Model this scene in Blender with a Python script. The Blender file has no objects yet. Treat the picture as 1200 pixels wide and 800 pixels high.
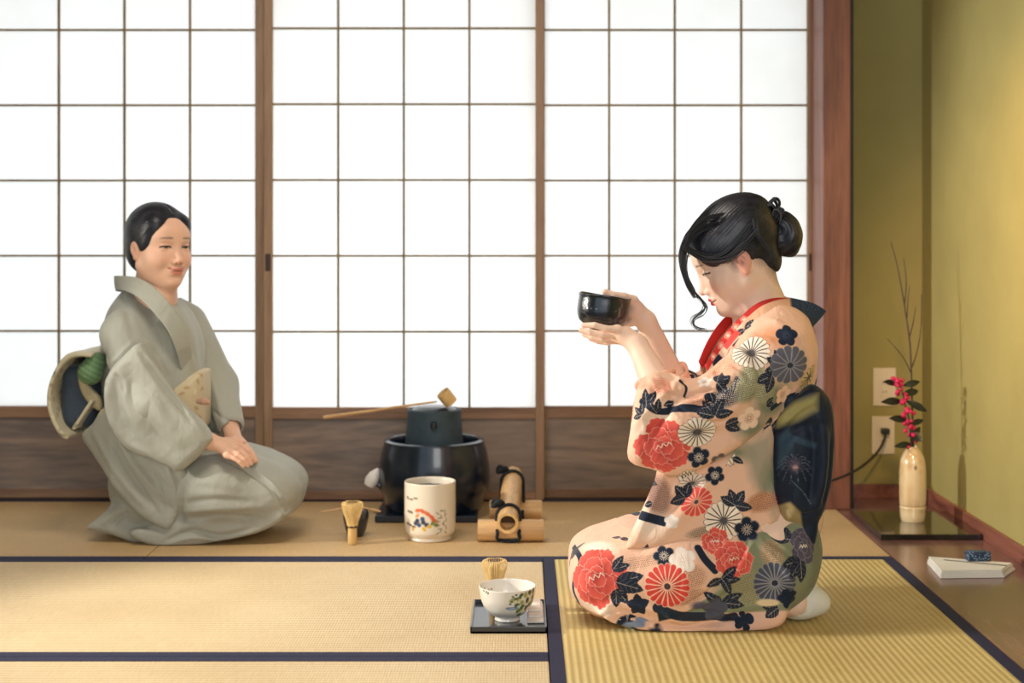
import bpy, bmesh, math, random
import numpy as np
from mathutils import Vector, Matrix
from mathutils.bvhtree import BVHTree

random.seed(7)
rng = np.random.RandomState(7)
PI = math.pi
SC = bpy.context.scene
COL = SC.collection
FPX, CX, CY, CAMZ = 1670.0, 612.0, 280.0, 0.86     # focal length in pixels, vanishing point, eye height


def at(px, py, d):
    """pixel of the photograph + distance from the camera -> a point of the room (x right, y away, z up)"""
    return np.array([(px - CX) * d / FPX, d, CAMZ - (py - CY) * d / FPX])


def floor_at(px, py):
    d = CAMZ * FPX / (py - CY)
    return np.array([(px - CX) * d / FPX, d, 0.0])


# ---------------------------------------------------------------- materials
def srgb(c):
    c = np.asarray(c, float) / 255.0
    return np.where(c <= 0.04045, c / 12.92, ((c + 0.055) / 1.055) ** 2.4)


def rgba(c):
    s = srgb(c)
    return (float(s[0]), float(s[1]), float(s[2]), 1.0)


def new_mat(name):
    m = bpy.data.materials.new(name)
    m.use_nodes = True
    nt = m.node_tree
    b = nt.nodes['Principled BSDF']
    return m, nt, b


def node(nt, kind, **kw):
    n = nt.nodes.new(kind)
    for k, v in kw.items():
        if k in n.inputs:
            n.inputs[k].default_value = v
        else:
            setattr(n, k, v)
    return n


def plain(name, c, rough=0.5, spec=0.5, metal=0.0, var=0.0, scale=12.0, bump=0.0, bscale=60.0, coat=0.0, stretch=None, sss=0.0):
    """one colour with noise mottling and a fine bump"""
    m, nt, b = new_mat(name)
    b.inputs['Roughness'].default_value = rough
    b.inputs['Specular IOR Level'].default_value = spec
    b.inputs['Metallic'].default_value = metal
    b.inputs['Coat Weight'].default_value = coat
    b.inputs['Coat Roughness'].default_value = 0.08
    if sss:
        b.inputs['Subsurface Weight'].default_value = sss
        b.inputs['Subsurface Scale'].default_value = 0.01
    tc = node(nt, 'ShaderNodeTexCoord')
    mp = node(nt, 'ShaderNodeMapping')
    if stretch:
        mp.inputs['Scale'].default_value = stretch
    nt.links.new(tc.outputs['Object'], mp.inputs['Vector'])
    nz = node(nt, 'ShaderNodeTexNoise', Scale=scale, Detail=5.0)
    nt.links.new(mp.outputs[0], nz.inputs['Vector'])
    rp = node(nt, 'ShaderNodeValToRGB')
    s = srgb(c)
    e = rp.color_ramp.elements
    e[0].position, e[1].position = 0.3, 0.7
    e[0].color = tuple(float(x) for x in np.clip(s * (1 - var), 0, 1)) + (1,)
    e[1].color = tuple(float(x) for x in np.clip(s * (1 + var), 0, 1)) + (1,)
    nt.links.new(nz.outputs['Fac'], rp.inputs[0])
    nt.links.new(rp.outputs[0], b.inputs['Base Color'])
    if bump:
        n2 = node(nt, 'ShaderNodeTexNoise', Scale=bscale, Detail=4.0)
        nt.links.new(mp.outputs[0], n2.inputs['Vector'])
        bp = node(nt, 'ShaderNodeBump', Strength=bump, Distance=0.004)
        nt.links.new(n2.outputs['Fac'], bp.inputs['Height'])
        nt.links.new(bp.outputs[0], b.inputs['Normal'])
    return m


def wood(name, c1, c2, axis='x', scale=9.0, rough=0.5, coat=0.0, dist=6.0, detail=4.0, stretch=14.0):
    """grain drawn out along one axis"""
    m, nt, b = new_mat(name)
    b.inputs['Roughness'].default_value = rough
    b.inputs['Coat Weight'].default_value = coat
    b.inputs['Coat Roughness'].default_value = 0.15
    tc = node(nt, 'ShaderNodeTexCoord')
    mp = node(nt, 'ShaderNodeMapping')
    sc = [stretch, stretch, stretch]
    sc['xyz'.index(axis)] = 1.0
    mp.inputs['Scale'].default_value = sc
    nt.links.new(tc.outputs['Object'], mp.inputs['Vector'])
    nz = node(nt, 'ShaderNodeTexNoise', Scale=scale * 0.25, Detail=detail, Distortion=dist * 0.2)
    nt.links.new(mp.outputs[0], nz.inputs['Vector'])
    nf = node(nt, 'ShaderNodeTexNoise', Scale=scale * 2.0, Detail=6.0)
    nt.links.new(mp.outputs[0], nf.inputs['Vector'])
    mx = node(nt, 'ShaderNodeMath', operation='MULTIPLY_ADD')
    nt.links.new(nf.outputs['Fac'], mx.inputs[0])
    mx.inputs[1].default_value = 0.5
    nt.links.new(nz.outputs['Fac'], mx.inputs[2])
    rp = node(nt, 'ShaderNodeValToRGB')
    e = rp.color_ramp.elements
    e[0].position, e[1].position = 0.55, 0.95
    e[0].color, e[1].color = rgba(c1), rgba(c2)
    nt.links.new(mx.outputs[0], rp.inputs[0])
    nt.links.new(rp.outputs[0], b.inputs['Base Color'])
    bp = node(nt, 'ShaderNodeBump', Strength=0.25, Distance=0.002)
    nt.links.new(nf.outputs['Fac'], bp.inputs['Height'])
    nt.links.new(bp.outputs[0], b.inputs['Normal'])
    return m


def cloth_mat(name, rough=0.75, weave=0.12, attr='Col', sheen=0.15, crepe=420.0, spec=0.3, wrinkle=0.0):
    """woven cloth whose dyed pattern is stored on the mesh"""
    m, nt, b = new_mat(name)
    b.inputs['Roughness'].default_value = rough
    b.inputs['Specular IOR Level'].default_value = spec
    b.inputs['Sheen Weight'].default_value = sheen
    b.inputs['Sheen Roughness'].default_value = 0.4
    at_ = node(nt, 'ShaderNodeAttribute', attribute_name=attr)
    nt.links.new(at_.outputs['Color'], b.inputs['Base Color'])
    tc = node(nt, 'ShaderNodeTexCoord')
    nz = node(nt, 'ShaderNodeTexNoise', Scale=crepe, Detail=2.0)
    nt.links.new(tc.outputs['Object'], nz.inputs['Vector'])
    bp = node(nt, 'ShaderNodeBump', Strength=weave, Distance=0.002)
    nt.links.new(nz.outputs['Fac'], bp.inputs['Height'])
    if wrinkle:
        n3 = node(nt, 'ShaderNodeTexNoise', Scale=16.0, Detail=3.0, Distortion=1.2)
        mp = node(nt, 'ShaderNodeMapping'); mp.inputs['Scale'].default_value = (1.6, 1.0, 1.0); mp.inputs['Rotation'].default_value = (0, 0.7, 0)
        nt.links.new(tc.outputs['Object'], mp.inputs['Vector']); nt.links.new(mp.outputs[0], n3.inputs['Vector'])
        b2 = node(nt, 'ShaderNodeBump', Strength=wrinkle, Distance=0.02)
        nt.links.new(n3.outputs['Fac'], b2.inputs['Height']); nt.links.new(b2.outputs[0], bp.inputs['Normal'])
    nt.links.new(bp.outputs[0], b.inputs['Normal'])
    return m


def skin_mat(name):
    m, nt, b = new_mat(name)
    b.inputs['Roughness'].default_value = 0.5
    b.inputs['Specular IOR Level'].default_value = 0.35
    b.inputs['Subsurface Weight'].default_value = 0.12
    b.inputs['Subsurface Radius'].default_value = (1.0, 0.35, 0.2)
    b.inputs['Subsurface Scale'].default_value = 0.008
    at_ = node(nt, 'ShaderNodeAttribute', attribute_name='Col')
    nt.links.new(at_.outputs['Color'], b.inputs['Base Color'])
    return m


def hair_mat(name, c=(22, 24, 32), c2=(38, 36, 42)):
    m, nt, b = new_mat(name)
    b.inputs['Roughness'].default_value = 0.42
    b.inputs['Specular IOR Level'].default_value = 0.5
    at_ = node(nt, 'ShaderNodeAttribute', attribute_name='Col')
    nt.links.new(at_.outputs['Color'], b.inputs['Base Color'])
    return m


# ---------------------------------------------------------------- objects
def tag(o, label=None, cat=None, group=None, kind=None):
    if label: o['label'] = label
    if cat: o['category'] = cat
    if group: o['group'] = group
    if kind: o['kind'] = kind
    return o


def link_mesh(name, me, mat, parent=None, smooth=True):
    o = bpy.data.objects.new(name, me)
    COL.objects.link(o)
    if mat: me.materials.append(mat)
    if smooth:
        me.polygons.foreach_set('use_smooth', np.ones(len(me.polygons), bool))
    if parent is not None:
        o.parent = parent
        o.matrix_parent_inverse = parent.matrix_basis.inverted()
    return o


def empty(name, loc, label, cat, group=None):
    o = bpy.data.objects.new(name, None)
    COL.objects.link(o)
    o.location = [float(v) for v in loc]
    o.empty_display_size = 0.05
    tag(o, label, cat, group)
    return o


def np_mesh(name, V, F, cols=None):
    """V: n x 3, F: list/array of faces of one size, or a list of tuples"""
    me = bpy.data.meshes.new(name)
    V = np.asarray(V, np.float32)
    if isinstance(F, np.ndarray):
        nf, k = F.shape
        me.vertices.add(len(V)); me.vertices.foreach_set('co', V.ravel())
        me.loops.add(nf * k); me.loops.foreach_set('vertex_index', F.astype(np.int32).ravel())
        me.polygons.add(nf); me.polygons.foreach_set('loop_start', np.arange(0, nf * k, k, dtype=np.int32))
        me.update(calc_edges=True)
    else:
        me.from_pydata([tuple(map(float, v)) for v in V], [], [tuple(int(i) for i in f) for f in F])
    if cols is not None:
        a = me.color_attributes.new('Col', 'FLOAT_COLOR', 'POINT')
        c = np.ones((len(V), 4), np.float32); c[:, :3] = cols
        a.data.foreach_set('color', c.ravel())
    me.validate()
    return me


class MB:
    """collects simple shapes into one mesh"""
    def __init__(s): s.V = []; s.F = []

    def add(s, V, F):
        n = len(s.V); s.V += [tuple(map(float, v)) for v in V]; s.F += [tuple(i + n for i in f) for f in F]
        return s

    def box(s, x0, x1, y0, y1, z0, z1, bev=0.0):
        bm = bmesh.new()
        bmesh.ops.create_cube(bm, size=1.0)
        for v in bm.verts:
            v.co = ((x0 + x1) / 2 + v.co.x * (x1 - x0), (y0 + y1) / 2 + v.co.y * (y1 - y0), (z0 + z1) / 2 + v.co.z * (z1 - z0))
        if bev:
            bmesh.ops.bevel(bm, geom=bm.edges[:] , offset=bev, segments=2, affect='EDGES', profile=0.5)
        bm.verts.index_update()
        s.add([v.co[:] for v in bm.verts], [[v.index for v in f.verts] for f in bm.faces])
        bm.free(); return s

    def lathe(s, prof, c=(0, 0, 0), n=48, M=None, cap=False, wob=0.0):
        V = []; F = []
        for i, (r, z) in enumerate(prof):
            for k in range(n):
                a = 2 * PI * k / n
                rr = r * (1 + wob * math.sin(3 * a + z * 40))
                V.append(Vector((rr * math.cos(a), rr * math.sin(a), z)))
        for i in range(len(prof) - 1):
            for k in range(n):
                F.append((i * n + k, i * n + (k + 1) % n, (i + 1) * n + (k + 1) % n, (i + 1) * n + k))
        if cap:
            F.append(tuple(range(n - 1, -1, -1)))
            F.append(tuple((len(prof) - 1) * n + k for k in range(n)))
        M = M or Matrix.Identity(4)
        T = Matrix.Translation(Vector([float(q) for q in c])) @ M
        s.add([T @ v for v in V], F); return s

    def tube(s, pts, rad, n=10, cap=True, closed=False):
        P = [Vector([float(q) for q in p]) for p in pts]
        m = len(P)
        R = [rad] * m if not hasattr(rad, '__len__') else list(rad)
        prev = None; V = []; F = []
        for i in range(m):
            t = (P[min(i + 1, m - 1)] - P[max(i - 1, 0)])
            t = t.normalized() if t.length > 1e-9 else Vector((0, 0, 1))
            if prev is None:
                u = t.orthogonal().normalized()
            else:
                u = (prev - t * prev.dot(t))
                u = u.normalized() if u.length > 1e-6 else t.orthogonal().normalized()
            prev = u; w = t.cross(u)
            for k in range(n):
                a = 2 * PI * k / n
                V.append(P[i] + (u * math.cos(a) + w * math.sin(a)) * R[i])
        for i in range(m - 1):
            for k in range(n):
                F.append((i * n + k, i * n + (k + 1) % n, (i + 1) * n + (k + 1) % n, (i + 1) * n + k))
        if cap:
            F.append(tuple(range(n - 1, -1, -1))); F.append(tuple((m - 1) * n + k for k in range(n)))
        s.add(V, F); return s

    def build(s, name, mat, parent=None, smooth=False, origin=None):
        V = np.array(s.V, float)
        o0 = V.mean(0) if origin is None else np.array(origin, float)
        if parent is not None or origin is None:
            o0 = np.zeros(3) if parent is not None else np.array([V[:, 0].mean(), V[:, 1].mean(), V[:, 2].min()])
        me = np_mesh(name, V - o0, s.F)
        bm = bmesh.new(); bm.from_mesh(me); bmesh.ops.recalc_face_normals(bm, faces=bm.faces[:]); bm.to_mesh(me); bm.free()
        o = link_mesh(name, me, mat, None, smooth)
        o.location = o0
        if parent is not None:
            o.parent = parent
            o.matrix_parent_inverse = parent.matrix_basis.inverted()
        if smooth == 'auto' or smooth:
            try:
                me.set_sharp_from_angle(angle=math.radians(42))
            except Exception:
                pass
        return o


def smooth_path(pts, n=8):
    """Catmull-Rom through the points"""
    P = np.array(pts, float)
    Q = np.vstack([2 * P[0] - P[1], P, 2 * P[-1] - P[-2]])
    out = []
    for i in range(1, len(Q) - 2):
        for t in np.linspace(0, 1, n, endpoint=False):
            a, b, c, d = Q[i - 1], Q[i], Q[i + 1], Q[i + 2]
            out.append(0.5 * ((2 * b) + (c - a) * t + (2 * a - 5 * b + 4 * c - d) * t * t + (3 * b - a - 3 * c + d) * t ** 3))
    out.append(P[-1])
    return np.array(out)


# ---------------------------------------------------------------- distance-field sculpting
def smin(a, b, k):
    if k <= 0: return np.minimum(a, b)
    h = np.clip(0.5 + 0.5 * (b - a) / k, 0, 1)
    return b * (1 - h) + a * h - k * h * (1 - h)


def smax(a, b, k): return -smin(-a, -b, k)


class Sculpt:
    def __init__(s): s.ops = []; s.lo = np.full(3, 1e9); s.hi = np.full(3, -1e9)

    def put(s, f, c, r, k=0.01, sub=False):
        c = np.asarray(c, float)
        s.ops.append((f, c, float(r), k, sub))
        if not sub:
            s.lo = np.minimum(s.lo, c - r); s.hi = np.maximum(s.hi, c + r)

    def ell(s, c, r, R=None, k=0.01, sub=False):
        c = np.asarray(c, float); r = np.asarray(r, float)
        R = np.eye(3) if R is None else np.asarray(R)     # columns: local axes in the world

        def f(p):
            q = (p - c) @ R
            k0 = np.linalg.norm(q / r, axis=1); k1 = np.linalg.norm(q / (r * r), axis=1) + 1e-9
            return np.where(k0 < 1e-4, -r.min(), k0 * (k0 - 1) / k1)
        s.put(f, c, r.max(), k, sub)

    def cone(s, a, b, ra, rb, k=0.01, sub=False, flat=None):
        """tapering limb; flat=(axis, factor) squeezes across one axis"""
        a = np.asarray(a, float); b = np.asarray(b, float); ab = b - a; L2 = ab @ ab + 1e-12

        def f(p):
            t = np.clip(((p - a) @ ab) / L2, 0, 1)
            q = p - a - t[:, None] * ab
            if flat is not None:
                ax = np.asarray(flat[0], float); ax = ax / np.linalg.norm(ax)
                q = q + (q @ ax)[:, None] * ax * (flat[1] - 1)
            return np.linalg.norm(q, axis=1) - (ra + (rb - ra) * t)
        s.put(f, (a + b) / 2, math.sqrt(L2) / 2 + max(ra, rb), k, sub)

    def chain(s, pts, rad, k=0.006, sub=False, flat=None):
        for i in range(len(pts) - 1):
            s.cone(pts[i], pts[i + 1], rad[i], rad[i + 1], k, sub, flat)

    def box(s, c, hs, R=None, rnd=0.01, k=0.01, sub=False):
        c = np.asarray(c, float); hs = np.asarray(hs, float); R = np.eye(3) if R is None else np.asarray(R)

        def f(p):
            q = np.abs((p - c) @ R) - (hs - rnd)
            return np.linalg.norm(np.maximum(q, 0), axis=1) + np.minimum(q.max(1), 0) - rnd
        s.put(f, c, np.linalg.norm(hs), k, sub)

    def slab(s, poly, yc, half, rnd, k=0.01, sub=False, warp=None, frame=None):
        """rounded slab: side outline (x, z) polygon, thickness 2*half across y; yc a number or function of (x, z)"""
        P = np.asarray(poly, float)
        rnd = min(rnd, half)

        def f(p):
            x = p[:, 0]; z = p[:, 2]
            d = np.full(len(x), 1e9); sg = np.ones(len(x))
            n = len(P)
            for i in range(n):
                a = P[i]; b = P[(i + 1) % n]
                ex, ez = b[0] - a[0], b[1] - a[1]
                wx, wz = x - a[0], z - a[1]
                t = np.clip((wx * ex + wz * ez) / (ex * ex + ez * ez + 1e-12), 0, 1)
                bx, bz = wx - ex * t, wz - ez * t
                d = np.minimum(d, bx * bx + bz * bz)
                c1 = z >= a[1]; c2 = z < b[1]; c3 = ex * wz > ez * wx
                flip = (c1 & c2 & c3) | (~c1 & ~c2 & ~c3)
                sg = np.where(flip, -sg, sg)
            d = sg * np.sqrt(d)
            c = yc(x, z) if callable(yc) else yc
            hh = half(x, z) if callable(half) else half
            wx_ = d + rnd; wy_ = np.abs(p[:, 1] - c) - (hh - rnd)
            return np.minimum(np.maximum(wx_, wy_), 0) + np.hypot(np.maximum(wx_, 0), np.maximum(wy_, 0)) - rnd
        lo = P.min(0); hi = P.max(0)
        c0 = yc(np.array([(lo[0] + hi[0]) / 2]), np.array([(lo[1] + hi[1]) / 2]))[0] if callable(yc) else yc
        hb = 0.12 if callable(half) else half
        c = np.array([(lo[0] + hi[0]) / 2, c0, (lo[1] + hi[1]) / 2])
        r = math.hypot(*((hi - lo) / 2)) + hb + (0.1 if callable(yc) else 0)
        s.ops.append((f, c, r, k, sub))
        if not sub:
            m = hb + (0.1 if callable(yc) else 0.0)
            s.lo = np.minimum(s.lo, [lo[0], c0 - m, lo[1]]); s.hi = np.maximum(s.hi, [hi[0], c0 + m, hi[1]])

    def eval(s, p, cull=None):
        d = np.full(len(p), 0.06)
        for f, c, r, k, sub in s.ops:
            m = np.linalg.norm(p - c, axis=1) < r + 0.06 + (cull or 0)
            if not m.any(): continue
            q = f(p[m])
            d[m] = smax(d[m], -q, k) if sub else smin(d[m], q, k)
        return d

    def mesh(s, h=0.004, B=8, clip=None, smooth=2, warp=None):
        lo = s.lo - 3 * h; hi = s.hi + 3 * h
        if clip is not None:
            lo = np.maximum(lo, clip[0]); hi = np.minimum(hi, clip[1])
        nb = np.ceil((hi - lo) / (B * h)).astype(int)
        n = nb * B + 1
        G = np.full(n, 0.05, np.float32)
        g = np.stack(np.meshgrid(*[np.arange(k) for k in nb], indexing='ij'), -1).reshape(-1, 3)
        cen = lo + (g + 0.5) * B * h
        dc = s.eval(cen, 0.05)
        half = B * h * 0.87
        neg = g[dc < -half * 1.6]
        act = g[np.abs(dc) < half * 1.6 + 0.004]
        off = np.stack(np.meshgrid(*[np.arange(B + 1)] * 3, indexing='ij'), -1).reshape(-1, 3)
        for b in neg:
            G[b[0] * B:(b[0] + 1) * B + 1, b[1] * B:(b[1] + 1) * B + 1, b[2] * B:(b[2] + 1) * B + 1] = -0.05
        idx = (act[:, None, :] * B + off[None]).reshape(-1, 3)
        flat = np.ravel_multi_index(idx.T, n)
        flat = np.unique(flat)
        CH = 400000
        Gf = G.reshape(-1)
        # sort by block for locality so the culling helps
        ii = np.stack(np.unravel_index(flat, n), -1)
        key = (ii[:, 0] // 16) * 1000003 + (ii[:, 1] // 16) * 1009 + ii[:, 2] // 16
        order = np.argsort(key, kind='stable')
        flat = flat[order]; ii = ii[order]
        CH = 60000
        for a in range(0, len(flat), CH):
            p = lo + ii[a:a + CH] * h
            Gf[flat[a:a + CH]] = s.eval(p)
        S = G < 0
        C = [S[i:n[0] - 1 + i, j:n[1] - 1 + j, k:n[2] - 1 + k] for i in (0, 1) for j in (0, 1) for k in (0, 1)]
        any_ = C[0].copy(); all_ = C[0].copy()
        for c in C[1:]:
            any_ |= c; all_ &= c
        cell = np.argwhere(any_ & ~all_)
        cid = np.full(np.array(n) - 1, -1, np.int32)
        cid[tuple(cell.T)] = np.arange(len(cell))
        vs = {}
        for i in (0, 1):
            for j in (0, 1):
                for k in (0, 1):
                    vs[(i, j, k)] = G[cell[:, 0] + i, cell[:, 1] + j, cell[:, 2] + k].astype(float)
        acc = np.zeros((len(cell), 3)); cnt = np.zeros(len(cell))
        for a in vs:
            for ax in range(3):
                if a[ax] == 0:
                    b = list(a); b[ax] = 1; b = tuple(b)
                    va, vb = vs[a], vs[b]
                    m = (va < 0) != (vb < 0)
                    t = np.where(m, va / np.where(m, va - vb, 1), 0)
                    pt = np.tile(np.array(a, float), (len(cell), 1)); pt[:, ax] = t
                    acc += pt * m[:, None]; cnt += m
        V = lo + (cell + acc / cnt[:, None]) * h
        F = []
        for ax in range(3):
            o1, o2 = [(1, 2), (2, 0), (0, 1)][ax]
            sl = [slice(None)] * 3; sl2 = [slice(None)] * 3
            sl[ax] = slice(0, -1); sl2[ax] = slice(1, None)
            A = S[tuple(sl)]; Bv = S[tuple(sl2)]
            e = np.argwhere(A != Bv)
            ok = (e[:, o1] > 0) & (e[:, o2] > 0) & (e[:, o1] < n[o1] - 1) & (e[:, o2] < n[o2] - 1)
            e = e[ok]
            inside = A[tuple(e.T)]
            q = []
            for d1, d2 in ((-1, -1), (0, -1), (0, 0), (-1, 0)):
                c = e.copy(); c[:, o1] += d1; c[:, o2] += d2
                q.append(cid[tuple(c.T)])
            q = np.stack(q, 1)
            q[~inside] = q[~inside][:, ::-1]
            F.append(q)
        F = np.vstack(F)
        F = F[(F >= 0).all(1)]
        for _ in range(smooth):
            V = laplace(V, F, 0.5)
        return V, F


def laplace(V, F, w=0.5):
    n = len(V)
    e = np.vstack([F[:, [0, 1]], F[:, [1, 2]], F[:, [2, 3]], F[:, [3, 0]]])
    e = np.vstack([e, e[:, ::-1]])
    cnt = np.bincount(e[:, 0], minlength=n)
    out = np.stack([np.bincount(e[:, 0], V[e[:, 1], i], minlength=n) for i in range(3)], 1) / np.maximum(cnt, 1)[:, None]
    return V + w * (out - V)


def normals(V, F):
    fn = np.cross(V[F[:, 2]] - V[F[:, 0]], V[F[:, 3]] - V[F[:, 1]])
    n = len(V); N = np.zeros((n, 3))
    for c in range(4):
        for i in range(3):
            N[:, i] += np.bincount(F[:, c], fn[:, i], minlength=n)
    return N / (np.linalg.norm(N, axis=1)[:, None] + 1e-12)


EYE = np.array([0, 0, CAMZ])


def bvh_of(V, F): return BVHTree.FromPolygons([Vector(v) for v in V.tolist()], F.tolist())


def hit(bvh, px, py):
    """where the surface is that shows at this pixel, and its normal"""
    d = at(px, py, 1.0) - EYE
    r = bvh.ray_cast(Vector(EYE), Vector(d).normalized())
    return (np.array(r[0]), np.array(r[1])) if r[0] is not None else (None, None)


def fold(V, F, folds, bvh=None, N=None):
    """folds: (pixel polyline, width, height, [asym]) raised (+) or pressed in (-) along the surface"""
    bvh = bvh or bvh_of(V, F)
    N = normals(V, F) if N is None else N
    D = np.zeros(len(V))
    for fd in folds:
        pts, w, amp = fd[:3]
        pp = smooth_path([(float(a), float(b)) for a, b in pts], 6) if len(pts) > 2 else np.linspace(pts[0], pts[1], 8)
        Q = []
        for a, b in pp:
            p, nn = hit(bvh, a, b)
            if p is not None: Q.append(p)
        if len(Q) < 2: continue
        Q = np.array(Q)
        lo = Q.min(0) - 3 * w; hi = Q.max(0) + 3 * w
        m = np.where(((V > lo) & (V < hi)).all(1))[0]
        if not len(m): continue
        P = V[m]; best = np.full(len(m), 1e9); tt = np.zeros(len(m))
        L = len(Q) - 1
        for i in range(L):
            a = Q[i]; ab = Q[i + 1] - a
            if ab @ ab > (0.08 ** 2): continue
            t = np.clip((P - a) @ ab / (ab @ ab + 1e-12), 0, 1)
            d = np.linalg.norm(P - a - t[:, None] * ab, axis=1)
            u = d < best
            best = np.where(u, d, best); tt = np.where(u, (i + t) / L, tt)
        taper = np.clip(np.minimum(tt, 1 - tt) * 5, 0.15, 1) ** 0.7
        D[m] += amp * np.exp(-(best / w) ** 2) * taper
    return V + N * D[:, None]


# small value-noise field on points
_perm = rng.rand(64, 64, 64)


def vnoise(P, sc):
    q = P * sc + 1000.0; i = np.floor(q).astype(int); f = q - i; f = f * f * (3 - 2 * f)
    out = 0
    for a in (0, 1):
        for b in (0, 1):
            for c in (0, 1):
                w = (f[:, 0] if a else 1 - f[:, 0]) * (f[:, 1] if b else 1 - f[:, 1]) * (f[:, 2] if c else 1 - f[:, 2])
                out = out + w * _perm[(i[:, 0] + a) & 63, (i[:, 1] + b) & 63, (i[:, 2] + c) & 63]
    return out - 0.5


def sculpt_obj(name, V, F, mat, parent, cols=None):
    return link_mesh(name, np_mesh(name, V, F, cols), mat, parent, True)
# ---------------------------------------------------------------- dyed and painted motifs, stored on the mesh
class Paint:
    """colours the points of one or several meshes; motifs are laid on the surface around a point of it"""
    def __init__(s, V, N, base, bvh=None):
        s.V = V; s.N = N; s.C = np.tile(srgb(base), (len(V), 1)).astype(float); s.bvh = bvh
        cell = 0.03; s.cell = cell
        key = np.floor(V / cell).astype(int)
        s.lo = key.min(0); s.dim = key.max(0) - s.lo + 1
        k = np.ravel_multi_index((key - s.lo).T, s.dim)
        s.order = np.argsort(k, kind='stable'); s.keys = k[s.order]

    def near(s, c, r):
        a = np.maximum(np.floor((c - r) / s.cell).astype(int) - s.lo, 0)
        b = np.minimum(np.floor((c + r) / s.cell).astype(int) - s.lo, s.dim - 1)
        out = []
        for i in range(a[0], b[0] + 1):
            for j in range(a[1], b[1] + 1):
                k0 = (i * s.dim[1] + j) * s.dim[2] + a[2]; k1 = k0 + b[2] - a[2]
                if b[2] < a[2]: continue
                u = np.searchsorted(s.keys, k0, 'left'); w = np.searchsorted(s.keys, k1, 'right')
                if w > u: out.append(s.order[u:w])
        return np.concatenate(out) if out else np.zeros(0, int)

    def frame(s, c, n, up=(0, 0, 1)):
        n = n / np.linalg.norm(n)
        up = np.array(up, float)
        if abs(n @ up) > 0.95: up = np.array([0, 1.0, 0])
        x = np.cross(up, n); x /= np.linalg.norm(x)
        return x, np.cross(n, x), n

    def local(s, c, n, r, ang=0.0, sy=1.0):
        m = s.near(c, r * 1.1)
        if not len(m): return m, None, None
        x, y, n = s.frame(c, n)
        d = s.V[m] - c
        L = np.linalg.norm(d, axis=1)
        ok = (L < r * 1.1) & (s.N[m] @ n > -0.2)
        m = m[ok]; d = d[ok]; L = L[ok]
        a = d @ x; b = d @ y
        q = np.hypot(a, b) + 1e-9
        st = np.minimum(L / q, 1.35)
        a *= st; b *= st
        ca, sa = math.cos(ang), math.sin(ang)
        return m, a * ca + b * sa, (-a * sa + b * ca) / sy

    def put(s, m, alpha, col):
        c = srgb(col) if np.ndim(col) == 1 else col
        al = np.clip(alpha, 0, 1)[:, None]
        s.C[m] = s.C[m] * (1 - al) + c * al

    def pick(s, px, py):
        p, n = hit(s.bvh, px, py)
        if p is not None:
            v = p - EYE
            if n @ v > 0: n = -n
            # a steadier normal than the single face gives
            m = s.near(p, 0.012)
            if len(m):
                nn = s.N[m].mean(0)
                if np.linalg.norm(nn) > 0.3 and nn @ v < 0: n = nn / np.linalg.norm(nn)
        return p, n

    # each motif: (centre, normal) or pixel
    def _c(s, c):
        if len(c) == 2 and np.ndim(c[0]) == 0: return s.pick(*c)
        return c

    def daisy(s, c, R, n=16, col=(245, 235, 222), line=(60, 50, 55), core=(80, 80, 85), ang=0.0, sy=1.0, edge=0.0012, shade=None):
        p, nn = s._c(c)
        if p is None: return
        m, a, b = s.local(p, nn, R, ang, sy)
        if not len(m): return
        r = np.hypot(a, b); th = np.arctan2(b, a)
        ph = (th / (2 * PI) * n) % 1.0 - 0.5
        lobe = R * (0.78 + 0.2 * np.sqrt(np.clip(1 - (2 * ph) ** 2, 0, 1)))
        body = (lobe - r) / 0.0012
        s.put(m, body, line)
        inner = (lobe - edge - r) / 0.0012
        gap = (np.abs(np.abs(ph) - 0.5) * r * 2 * PI / n)
        inner = np.minimum(inner, (gap - 0.0004 - edge * 0.4) / 0.0008)
        s.put(m, inner, col)
        if shade is not None:
            s.put(m, np.minimum(np.clip(inner, 0, 1), np.clip(1 - r / (R * 0.6), 0, 1)), shade)
        s.put(m, (R * 0.15 - r) / 0.001, core)

    def plum(s, c, R, col=(28, 40, 62), line=(230, 215, 200), ang=0.0, n=5, stamens=True, lw=0.0007):
        p, nn = s._c(c)
        if p is None: return
        m, a, b = s.local(p, nn, R * 1.02, ang)
        if not len(m): return
        best = np.full(len(m), 1e9)
        for k in range(n):
            t = 2 * PI * k / n + PI / 2
            best = np.minimum(best, np.hypot(a - math.cos(t) * R * 0.56, b - math.sin(t) * R * 0.56) - R * 0.42)
        best = np.minimum(best, np.hypot(a, b) - R * 0.4)
        s.put(m, -best / 0.001, col)
        if stamens:
            r = np.hypot(a, b); th = np.arctan2(b, a)
            ray = np.abs(((th / (2 * PI) * 14) % 1.0) - 0.5) * r * 2 * PI / 14
            al = np.where((r > R * 0.12) & (r < R * 0.42), (lw + 0.0002 - ray) / 0.0007, 0)
            s.put(m, al, line)
            s.put(m, (lw - np.abs(r - R * 0.11)) / 0.0007, line)
            s.put(m, 0.55 * (lw - np.abs(best + R * 0.06)) / 0.0007, line)

    def peony(s, c, R, col=(230, 98, 86), dark=(150, 34, 44), line=(250, 186, 166), ang=0.0, sy=0.95, seed=1):
        p, nn = s._c(c)
        if p is None: return
        r_ = random.Random(seed)
        m, a, b = s.local(p, nn, R, ang, sy)
        if not len(m): return
        # petals from the outside in, each a scalloped disc with a pale edge
        petals = []
        for k in range(7):
            t = 2 * PI * k / 7 + r_.uniform(-.2, .2)
            petals.append((math.cos(t) * R * 0.58, math.sin(t) * R * 0.58, R * r_.uniform(0.36, 0.42), t))
        for k in range(5):
            t = 2 * PI * k / 5 + 0.4 + r_.uniform(-.2, .2)
            petals.append((math.cos(t) * R * 0.32, math.sin(t) * R * 0.32, R * r_.uniform(0.32, 0.36), t))
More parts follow.
